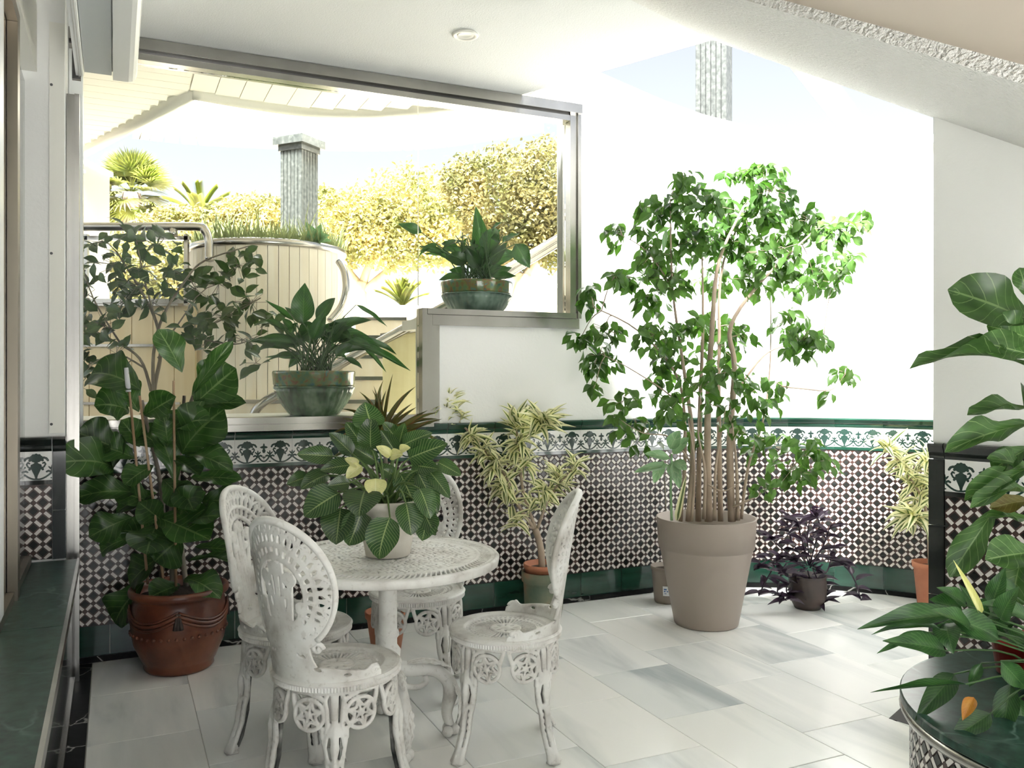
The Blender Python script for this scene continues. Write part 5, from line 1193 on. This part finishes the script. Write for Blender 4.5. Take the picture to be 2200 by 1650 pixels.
lilies(b1, YB1, [(652, 695, 655, 608, 58, .2), (680, 690, 720, 640, 32, .3), (682, 700, 636, 732, 50, .4), (690, 700, 838, 772, 46, .5), (700, 722, 798, 688, 38, .6), (765, 655, 832, 702, 14, .6), (768, 738, 882, 797, 22, .5), (770, 735, 852, 762, 24, .8), (632, 690, 570, 645, 15, .7), (650, 762, 572, 776, 16, .8), (640, 740, 552, 730, 32, .4), (640, 772, 570, 768, 18, .8), (640, 742, 598, 690, 18, .5), (740, 770, 778, 792, 16, .5), (720, 765, 762, 735, 26, .5), (700, 740, 745, 690, 34, .4), (672, 730, 700, 668, 36, .3), (660, 700, 612, 660, 24, .5), (650, 740, 600, 742, 26, .6), (700, 750, 745, 770, 30, .5), (690, 715, 770, 745, 34, .6), (655, 755, 620, 790, 26, .4), (718, 760, 790, 752, 22, .7), (675, 740, 650, 690, 34, .4), (780, 745, 830, 800, 12, .6)], True, 51, 675, 800)
YB2 = 5.36
b2 = bowl('peace lily in a cool green ribbed bowl on the upper window ledge', 1024, YB2, 1.767, .222, .222, 'bowl_glaze_cool')
lilies(b2, YB2, [(1036, 565, 1022, 443, 44, .1), (1046, 548, 1066, 490, 50, .2), (906, 500, 855, 481, 27, .4), (1108, 524, 1152, 572, 44, .3), (1045, 562, 1112, 545, 44, .3), (1006, 552, 953, 530, 26, .5), (1006, 562, 953, 552, 36, .3), (1000, 602, 943, 602, 28, .5), (1060, 596, 1118, 591, 24, .6), (1030, 575, 1000, 530, 34, .3), (1040, 590, 1080, 572, 30, .4), (1000, 590, 965, 580, 30, .4), (1050, 595, 1100, 575, 26, .5), (1020, 590, 1040, 540, 34, .3), (1055, 570, 1090, 520, 30, .4)], True, 52, 1025, 606)

# ---- shrub behind the glass
YS = 5.45; p_ = at(325, 900, YS)
sh = thing('rubber_fig_shrub', (p_.x, p_.y, .9), 'dark small leaved fig shrub growing outside behind the window glass', 'shrub')
SHR = [leaf_mesh('shrub_leaf', 'leaf_shrub', W_drop, d, .2, .06, .08, 8, 4, 0, s) for d, s in ((.4, 1), (.9, 2))]
sk = [([(325, 1010), (330, 850), (345, 760), (335, 690), (300, 620), (250, 540)], .016), ([(330, 850), (330, 760), (350, 680), (400, 600), (440, 560), (530, 530)], .012), ([(325, 840), (300, 770), (240, 730), (180, 700)], .011), ([(340, 770), (390, 720), (470, 690), (560, 640)], .010), ([(345, 740), (380, 700), (420, 640)], .008), ([(310, 790), (250, 760), (200, 780)], .007), ([(335, 690), (310, 600), (290, 500)], .008), ([(400, 720), (500, 740), (560, 720)], .006), ([(260, 740), (200, 640), (170, 540)], .007)]
tps = []
for pts, r in sk:
    w3 = [at(x, y, YS + .02 * i) for i, (x, y) in enumerate(pts)]; stem(sh, w3, r, r * .35, 'bark_grey', 'branch'); tps += smooth_curve(w3, 4)
sc_ = [(215, 520, 45, 25, 10), (170, 560, 20, 40, 14), (280, 500, 45, 20, 12), (340, 530, 50, 30, 16), (255, 570, 60, 30, 20), (180, 640, 30, 50, 26), (300, 610, 60, 40, 24), (370, 580, 40, 40, 14), (170, 730, 25, 50, 24), (225, 700, 30, 40, 16), (420, 620, 40, 40, 20), (470, 610, 40, 40, 18), (510, 570, 40, 30, 16), (540, 540, 20, 20, 6), (480, 680, 50, 40, 22), (540, 650, 40, 30, 16), (570, 680, 25, 25, 9), (420, 690, 40, 40, 16), (520, 730, 50, 20, 12), (550, 780, 30, 15, 5), (440, 740, 40, 30, 10), (190, 790, 30, 30, 12), (260, 650, 40, 40, 14), (330, 650, 30, 30, 8), (170, 830, 20, 20, 6), (250, 760, 30, 20, 7), (240, 820, 20, 20, 5)]
rs = random.Random(71); tw2 = MB(); cnt = 0; SM = []
for (x, y, rx, ry, n) in sc_:
    dz = rs.uniform(-.25, .25); cc = at(x, y, YS + dz); near = min(tps, key=lambda p: (p - cc).length); tw2.tube([near, (near + cc) / 2 + Vector((0, 0, .02)), cc], [.004, .003, .002], 5)
    for i in range(n):
        a = rs.uniform(0, 6.283); q = rs.random() ** .5; b = at(x + rx * q * math.cos(a), y + ry * q * math.sin(a), YS + dz + rs.gauss(0, .06)); tw2.tube([cc, b], .0015, 4)
        d = Vector((rs.uniform(-.8, .8), rs.uniform(-.5, .5), rs.uniform(-.9, .5))).normalized() * rs.uniform(.08, .125); SM.append((b, b + d, Vector((rs.uniform(-.7, .7), rs.uniform(-1, .1), rs.uniform(.1, 1))), d.length * rs.uniform(.5, .62)))
tag(tw2.build('twig', 'bark_grey', sh, True, org=sh.location), kind='stuff')
for i, q in enumerate(SM[:300]): put_leaf(SHR[i % 2], sh, *q)
tag(joined_leaves('leaf', SHR[0], [frame(*q) for q in SM[300:]], sh, sh.location), kind='stuff')

# ---- canopy soffit with boards
SZ = 3.30
def soffit(poly, z0, z1): return MB().prism(poly, z0, z1)
def ez(x, y, z=SZ): p = at_z(x, y, z); return (p.x, p.y)
edge = [ez(150, 345), ez(413, 203), ez(520, 222), ez(650, 240), ez(780, 245), ez(900, 238), ez(1010, 226), ez(1120, 222)]
can = tag(soffit([tuple(P(-3.2, VW + .26)[:2]), tuple(P(2.75, VW + .26)[:2])] + edge[::-1] + [tuple((P(-3.2, 9.2))[:2])], SZ + .02, SZ + .30).build('ceiling', 'paint_cream'), kind='structure')
# boards: across over the window, lengthwise on the left wing
corner = uv_of(Vector((*edge[1], 0)))
def clip_v(u):   # outer edge v at this u
    pts = [uv_of(Vector((*e, 0))) for e in edge[1:]]
    for (a, b), (c, d) in zip(pts[:-1], pts[1:]):
        if a <= u <= c: return b + (d - b) * (u - a) / (c - a)
    return pts[-1][1] if u > pts[-1][0] else pts[0][1]
u = corner[0] - .02
while u < 2.7:
    v1 = clip_v(u + .08) - .10
    dv_ = v1 - (VW + .27)
    a = P(u, VW + .27); b = P(u + .155, VW + .27); sk_ = .35 * dv_
    V = [P(u - .0 * dv_, VW + .27), P(u + .155, VW + .27), P(u + .155, v1), P(u, v1)]
    MB().hexa([Vector((p.x, p.y, SZ)) for p in V] + [Vector((p.x, p.y, SZ + .02)) for p in V]).build('soffit_board', 'paint_cream', can)
    u += .160
v = VW + .27
while v < 8.6:
    e0 = uv_of(Vector((*edge[0], 0))); t = min(1, max(0, (v - corner[1]) / (e0[1] - corner[1]))); u1 = corner[0] - .03 if v < corner[1] else corner[0] + (e0[0] - corner[0]) * t - .12
    MB().ubox(-3.0, u1, v, v + .135, SZ, SZ + .02).build('soffit_board', 'paint_cream', can); v += .14
# rounded fascia round the soffit edge
fm_ = MB(); ep3 = [Vector((x, y, SZ + .02)) for x, y in edge]; fm_.tube(smooth_curve(ep3[1:], 4), .055, 8); fm_.tube([ep3[1], ep3[0]], .055, 8)
fm_.build('edge_moulding', 'paint_cream', can, True)
# far ring of the canopy, sunlit
RZ = 3.55
rpts = [ez(290, 276, RZ), ez(420, 290, RZ), ez(640, 301, RZ), ez(800, 303, RZ), ez(900, 298, RZ), ez(1010, 282, RZ), ez(1125, 262, RZ)]
rp3 = smooth_curve([Vector((x, y, 0)) for x, y in rpts], 5); ring = MB()
for a, b in zip(rp3[:-1], rp3[1:]):
    n = Vector((-(b - a).y, (b - a).x, 0)).normalized(); n = n if n.y > 0 else -n; k = n * .35
    ring.hexa([a + Vector((0, 0, RZ)), b + Vector((0, 0, RZ)), b + k + Vector((0, 0, RZ)), a + k + Vector((0, 0, RZ)), a + Vector((0, 0, RZ + .75)), b + Vector((0, 0, RZ + .75)), b + k + Vector((0, 0, RZ + .75)), a + k + Vector((0, 0, RZ + .75))])
tag(ring.build('canopy_ring', 'paint_cream'), 'curved cream canopy beam carried by the fluted stone column', 'canopy')
# ---- fluted stone columns
def column(label, cx, Yc, half, z0, z1, neck=True):
    p = at(cx, 500, Yc); root = thing('stone_column', (p.x, p.y, z0), label, 'column', 'fluted grey columns'); root.rotation_euler = (0, 0, R(-25))
    MB().box(-half + .012, half - .012, -half + .012, half - .012, 0, z1 - z0 - .10).build('shaft_core', 'column_marble', root)
    n = 6; w = 2 * half / n
    for f in range(4):
        for i in range(n):
            x = -half + w * i; m = MB().box(x + .004, x + w - .004, -half, -half + .012, 0, z1 - z0 - .12); rot = Matrix.Rotation(R(90 * f), 3, 'Z'); m.V = [rot @ q for q in m.V]; m.build('flute', 'column_marble', root)
    h = z1 - z0
    MB().box(-half - .012, half + .012, -half - .012, half + .012, h - .12, h - .07).build('capital', 'column_marble', root); MB().box(-half - .045, half + .045, -half - .045, half + .045, h - .07, h).build('capital', 'column_marble', root)
    if neck: MB().box(-half * .4, half * .4, -half * .4, half * .4, h, h + .35).build('neck', 'paint_cream', root)
column('fluted grey stone column with a square capital behind the curved planter', 643, 7.62, .116, 1.7, at(643, 300, 7.62).z)
column('fluted grey stone column rising behind the white bay wall', 1534, 7.1, .125, 2.2, 5.0, False)

# ---- curved planter drum with grasses
DY = 6.75; dp = at(578, 700, DY); DRr = .585; DZ = at(578, 545, DY).z
dm = thing('drum_planter', (dp.x, dp.y, .8), 'round cream clad planter with a steel rim and low grey shrubs', 'planter')
nst = 28
for i in range(nst):
    a0 = R(165 + 210 * i / nst); a1 = R(165 + 210 * (i + 1) / nst - .4); m = MB()
    V = [(DRr * math.cos(a), DRr * math.sin(a)) for a in (a0, a1)] + [((DRr - .03) * math.cos(a), (DRr - .03) * math.sin(a)) for a in (a1, a0)]
    m.prism(V, 0, DZ - .8 - .02).build('cladding_board', 'cream_cladding', dm)
MB().lathe([(.3, 0), (DRr - .032, 0), (DRr - .032, DZ - .83), (.3, DZ - .83)], 48).build('drum_core', 'grout', dm)
MB().lathe([(DRr - .05, DZ - .82), (DRr + .005, DZ - .82), (DRr + .014, DZ - .80), (DRr + .014, DZ - .775), (DRr, DZ - .765), (DRr - .05, DZ - .77)], 64).build('steel_rim', 'stainless', dm, True)
BLADE = leaf_mesh('blade', 'leaf_rosemary', W_strap, .3, .2, 0, 0, 3, 1)
rg = random.Random(2); BMs = []
for i in range(2600):
    a = rg.uniform(0, 6.28); r = DRr * .95 * rg.random() ** .5; b = Vector((dp.x + r * math.cos(a), dp.y + r * math.sin(a), DZ - .04)); l = rg.uniform(.08, .24) * (1.6 if rg.random() < .14 else 1)
    BMs.append((b, b + Vector((rg.uniform(-.5, .5), rg.uniform(-.5, .5), 1)).normalized() * l, Vector((rg.uniform(-1, 1), -1, .2)), .012))
tag(joined_leaves('shrub_tuft', BLADE, [frame(*q) for q in BMs], dm, dm.location), kind='stuff')
AG = leaf_mesh('agave_leaf', 'leaf_agave', W_lance, .5, .3, 0, 0, 8, 4)
ag_p = at(680, 520, 6.45); ag = thing('agave', tuple(at(682, 528, 6.5)), 'pale green agave rosette at the edge of the round planter', 'plant')
for (tx, ty, w) in ((655, 476, 22), (690, 480, 24), (708, 505, 24), (650, 500, 16), (712, 518, 18), (670, 490, 20)):
    b = at(680, 518, 6.45); put_leaf(AG, ag, b, at(tx, ty, 6.4), facing(b, .5), w / FPX * 6.45)
stem(ag, [at(682, 530, 6.5), at(660, 510, 6.5), at(640, 508, 6.5)], .012, .008, 'leaf_agave', 'stalk')
# ---- rails and gate
def tubething(name, label, cat, runs, r, m='stainless', org=None, group=None):
    root = thing(name, tuple(runs[0][0]), label, cat, group)
    for pts in runs: MB().tube(smooth_curve(pts, 5) if len(pts) > 2 else pts, r, 10).build('tube', m, root, True, org=root.location)
    return root
tubething('handrail', 'horizontal polished steel handrail with a bent end above the clad wall', 'handrail', [[at(168, 487, 6.08), at(300, 487, 6.08), at(420, 487, 6.08), at(440, 495, 6.08), at(449, 520, 6.08), at(450, 560, 6.05)], [at(168, 478, 6.08), at(168, 500, 6.08)], [at(372, 490, 6.08), at(372, 510, 6.08)]], .030)
gt = thing('glass_screen', tuple(at(292, 655, 6.2)), 'steel framed glass screen standing on the clad wall', 'screen')
for (x0, y0, x1, y1) in ((182, 512, 405, 512), (182, 648, 405, 648), (186, 508, 186, 652), (401, 508, 401, 652)):
    a, b = at(x0, y0, 6.2), at(x1, y1, 6.2); MB().box(min(a.x, b.x) - .014, max(a.x, b.x) + .014, 6.18, 6.215, min(a.z, b.z) - .014, max(a.z, b.z) + .014).build('frame_bar', 'stainless', gt, org=gt.location)
a, b = at(192, 642, 6.2), at(396, 518, 6.2); MB().box(a.x, b.x, 6.194, 6.200, a.z, b.z).build('pane', 'window_glass', gt, org=gt.location)
# clad wall under the screen
wl2 = thing('clad_wall', tuple(at(300, 660, 6.25)[:2]) + (0,), 'tan board clad parapet wall with a steel coping behind the shrub', 'wall')
a, b = at(100, 658, 6.25), at(388, 658, 6.25); n = 7; w = (at(420, 658, 6.25).x - a.x) / n
for i in range(n): MB().box(a.x + w * i + .003, a.x + w * (i + 1) - .003, 6.25, 6.28, .8, a.z).build('cladding_board', 'tan_cladding', wl2, org=wl2.location)
MB().box(a.x, b.x, 6.28, 6.38, .8, a.z).build('wall_core', 'grout', wl2, org=wl2.location); MB().box(a.x, b.x, 6.20, 6.40, a.z, a.z + .05).build('coping', 'stainless', wl2, org=wl2.location)
for z in (1.62, 1.20, 1.0): MB().box(a.x, b.x, 6.235, 6.25, z, z + .018).build('joint_strip', 'stainless', wl2, org=wl2.location)
# steps with steel nosings
stp = thing('outdoor_steps', tuple(at(640, 800, 5.9)[:2]) + (.6,), 'cream steps with steel nosings climbing beyond the window ledge', 'steps')
for i in range(6):
    Yf = 5.66 + .26 * i; z = 1.08 + .16 * i; x0 = (430 - CX) / FPX * 6.0; x1 = (838 - CX) / FPX * 6.0
    if i >= 2: x0 = (745 - CX) / FPX * 6.6
    MB().box(x0, x1, Yf, Yf + (.245 if i < 2 else .30), .6, z).build('step', 'cream_cladding', stp, org=stp.location); MB().box(x0, x1, Yf - .012, Yf + .03, z - .022, z + .004).build('nosing', 'stainless', stp, org=stp.location)
# yellow side panel with rail
sp_ = thing('side_panel', tuple(at(858, 890, 5.86)), 'yellow glazed side panel beside the steps with a steel top rail', 'panel')
a, b = at(822, 760, 5.86), at(915, 705, 5.86); z0 = at(822, 900, 5.86).z
m = MB(); zz = [at(822, 722, 5.86).z, at(915, 706, 5.86).z]
m.hexa([(a.x, 5.86, z0), (b.x, 5.86, z0), (b.x, 5.89, z0), (a.x, 5.89, z0), (a.x, 5.86, zz[0]), (b.x, 5.86, zz[1]), (b.x, 5.89, zz[1]), (a.x, 5.89, zz[0])]); m.build('panel_sheet', 'yellow_cladding', sp_, org=sp_.location)
MB().tube([at(818, 722, 5.86), at(920, 704, 5.86)], .018, 10).build('top_rail', 'stainless', sp_, True, org=sp_.location)
tubething('stair_handrail', 'long sloping polished steel stair handrail with a curled lower end', 'handrail', [[at(545, 905, 5.42), at(548, 885, 5.42), at(565, 866, 5.42), at(600, 846, 5.45), at(760, 764, 5.6), at(1000, 630, 5.9), at(1225, 495, 6.2)], [at(705, 800, 5.6), at(800, 745, 5.68), at(1000, 642, 5.92), at(1225, 508, 6.22)]], .028)
tubething('loop_handrail', 'curved steel loop handrail beside the round planter', 'handrail', [[at(728, 562, 6.4), at(740, 585, 6.35), at(743, 625, 6.3), at(732, 660, 6.3), at(708, 690, 6.25)]], .026)
# left house corner
hs = thing('house_corner', tuple(at(120, 470, 9.0)[:2]) + (2.0,), 'pale grey corner of a neighbouring house beyond the canopy', 'building')
a, b = at(60, 470, 9.0), at(178, 352, 9.0)
MB().box(a.x, b.x, 9.0, 9.6, 2.0, b.z).build('house_wall', 'house_grey', hs, org=hs.location); MB().box(a.x, b.x + .03, 8.96, 9.0, at(0, 372, 9).z, at(0, 366, 9).z).build('ledge', 'paint_cream', hs, org=hs.location); MB().box(a.x, b.x + .04, 8.94, 9.6, b.z, b.z + .05).build('eaves', 'paint_cream', hs, org=hs.location)
# ---- upper terrace, trees
tag(MB().box(-16, 16, 8.4, 60, 1.0, 2.1).build('floor', 'sand'), kind='structure')
tag(MB().box(-3.4, 8, 7.9, 8.4, 0.2, 1.92).build('wall_back', 'cream_cladding'), kind='structure')
LEAFT = leaf_mesh('tree_leaf', 'leaf_tree', W_oval, .4, .3, 0, 0, 3, 2)
def crown(root, blobs, n, l, seed, me=LEAFT, name='crown'):
    q = random.Random(seed); M = []; tot = sum(b[2] * b[3] for b in blobs)
    for (x, y, rx, ry, Yc) in blobs:
        for i in range(int(n * rx * ry / tot)):
            v = Vector((q.gauss(0, 1), q.gauss(0, 1), q.gauss(0, 1))).normalized() * (q.uniform(.55, 1.0) if q.random() < .8 else q.uniform(.1, 1.15)); rr = rx / FPX * Yc; rz = ry / FPX * Yc
            c = at(x, y, Yc) + Vector((v.x * rr, v.y * min(rr, rz) * 1.0, v.z * rz)); d = Vector((q.uniform(-1, 1), q.uniform(-1, 1), q.uniform(-1, .6))).normalized() * l * q.uniform(.7, 1.3)
            M.append(frame(c, c + d, Vector((q.uniform(-1, 1), q.uniform(-1, 1), q.uniform(0, 1))), l * .55))
    return tag(joined_leaves(name, me, M, root, root.location), kind='stuff')
def tree(label, x, Yc, trunk, blobs, n, l, seed, r=.13):
    p = at(x, 690, Yc); root = thing('street_tree', (p.x, p.y, 2.1), label, 'tree', 'clipped trees on the upper terrace')
    for i, pts in enumerate(trunk): stem(root, [Vector((*at(pts[0][0], 700, Yc)[:2], 2.1))] * (i == 0) + [at(a, b, Yc) for a, b in pts], r if i == 0 else r * .5, r * .6 if i == 0 else r * .15, 'bark_tree', 'trunk' if i == 0 else 'bough', 8)
    crown(root, blobs, n, l, seed)
tree('broad clipped tree with a forked pale trunk beside the round planter', 775, 11.5, [[(775, 690), (772, 640), (778, 605)], [(778, 620), (740, 570), (720, 520)], [(778, 615), (800, 560), (860, 520)], [(785, 625), (850, 570), (930, 530)]], [(790, 480, 95, 85, 11.5), (880, 450, 110, 100, 11.5), (730, 500, 60, 90, 11.5), (960, 500, 80, 80, 11.6), (860, 530, 130, 55, 11.3), (700, 440, 40, 45, 11.7)], 13000, .068, 1)
tree('clipped tree with a thick straight trunk beside the white kiosk', 1122, 9.4, [[(1118, 690), (1120, 640), (1128, 590)], [(1125, 610), (1090, 560), (1060, 500)], [(1128, 600), (1160, 550), (1190, 500)]], [(1080, 420, 110, 110, 9.4), (1180, 400, 90, 110, 9.4), (1100, 520, 130, 60, 9.4), (1000, 400, 60, 70, 9.5), (1190, 500, 60, 80, 9.4)], 14000, .058, 2, .14)
tree('low leafy tree growing between the palm and the column', 560, 13.5, [[(545, 690), (545, 560)]], [(540, 470, 80, 55, 13.5), (600, 480, 60, 60, 13.3), (470, 480, 70, 45, 13.6), (380, 480, 90, 40, 13.8)], 8500, .075, 3, .08)
hd = thing('clipped_hedge', tuple(at(300, 690, 12)[:2]) + (2.1,), 'dense yellow green hedge seen through the glass screen', 'hedge')
crown(hd, [(230, 560, 90, 75, 12), (350, 570, 100, 80, 12), (440, 560, 80, 80, 12), (520, 570, 80, 70, 12.2), (160, 540, 60, 60, 12.3), (300, 650, 200, 55, 12)], 9000, .08, 4)
# ---- palms
FAN = leaf_mesh('palm_blade', 'leaf_palm', W_strap, .35, .3, 0, 0, 4, 1)
def fan_palm(label, x, ytop, Yc, ybase, rt_, nfr, size, seed):
    p = at(x, ybase, Yc); root = thing('palm_tree', (p.x, p.y, 2.1), label, 'palm', 'palms beyond the terrace'); c = at(x, ytop, Yc); q = random.Random(seed)
    tp_ = [Vector((p.x, p.y, 2.1)).lerp(c, i / 14) for i in range(15)]; MB().tube(tp_, [rt_ * (1 + .08 * (i % 2)) for i in range(15)], 12).build('trunk', 'bark_palm', root, True, org=root.location)
    for k in range(nfr):
        a = q.uniform(0, 6.283); el = q.uniform(-1.15, 1.45); d = Vector((math.cos(a) * math.cos(el), math.sin(a) * math.cos(el) * .7, math.sin(el))); hub = c + d * size * .45; M = [frame(c, hub, Vector((0, 0, 1)), .03)]
        sx_ = d.cross(Vector((0, 0, 1))).normalized() if abs(d.z) < .97 else Vector((1, 0, 0)); up = sx_.cross(d)
        for i in range(19):
            t = (i - 9) / 9 * 1.45; e = (d * math.cos(t) + sx_ * math.sin(t) + up * .1).normalized(); M.append(frame(hub, hub + e * size * .62 * q.uniform(.85, 1.05) + Vector((0, 0, -.06 * size)), up, .045 * size))
        tag(joined_leaves('frond', FAN, M, root, root.location), kind=None)
fan_palm('tall fan palm with a shaggy yellow green crown against the sky', 283, 415, 15.0, 640, .15, 80, .80, 12)
def feather_palm(label, x, y, Yc, n, l, seed, cat='palm'):
    p = at(x, y, Yc); root = thing('feather_palm', (p.x, p.y, 2.1), label, cat, None); q = random.Random(seed)
    MB().tube([Vector((p.x, p.y, 2.1)), Vector(p)], .12, 10).build('trunk', 'bark_tree', root, True, org=root.location)
    for k in range(n):
        a = q.uniform(0, 6.283); el = q.uniform(.5, 1.4); d = Vector((math.cos(a) * math.cos(el), math.sin(a) * math.cos(el), math.sin(el))); M = []
        for i in range(26):
            t = i / 25; c = Vector(p) + d * l * t + Vector((0, 0, -.25 * l * t * t)); sd = d.cross(Vector((0, 0, 1))).normalized()
            for s in (-1, 1): M.append(frame(c, c + (sd * s * .6 + d * .8).normalized() * l * .28 * (1 - .5 * t), Vector((0, 0, 1)), .035))
        joined_leaves('frond', FAN, M, root, root.location)
feather_palm('short feather palm whose fronds rise above the hedge', 430, 470, 14.5, 13, .75, 5)
feather_palm('pale straw coloured feather palm between the two tree trunks', 865, 660, 13.0, 20, .55, 6)
# ---- kiosk
kq = thing('street_kiosk', tuple(at(1170, 690, 16)[:2]) + (2.1,), 'small white kiosk with a slanted roof behind the tree trunk', 'building')
a, b = at(1145, 690, 16), at(1205, 618, 16)
MB().box(a.x, b.x, 16, 17.2, 2.1, b.z).build('kiosk_wall', 'kiosk_white', kq, org=kq.location)
MB().hexa([(a.x - .15, 15.8, b.z), (b.x + .15, 15.8, b.z - .02), (b.x + .15, 17.3, b.z - .02), (a.x - .15, 17.3, b.z), (a.x - .15, 15.8, b.z + .12), (b.x + .15, 15.8, b.z + .03), (b.x + .15, 17.3, b.z + .03), (a.x - .15, 17.3, b.z + .12)]).build('roof', 'shutter_grey', kq, org=kq.location)
MB().box(a.x + .1, a.x + .38, 15.99, 16.0, 2.35, b.z - .12).build('window_opening', 'taupe_plastic', kq, org=kq.location)
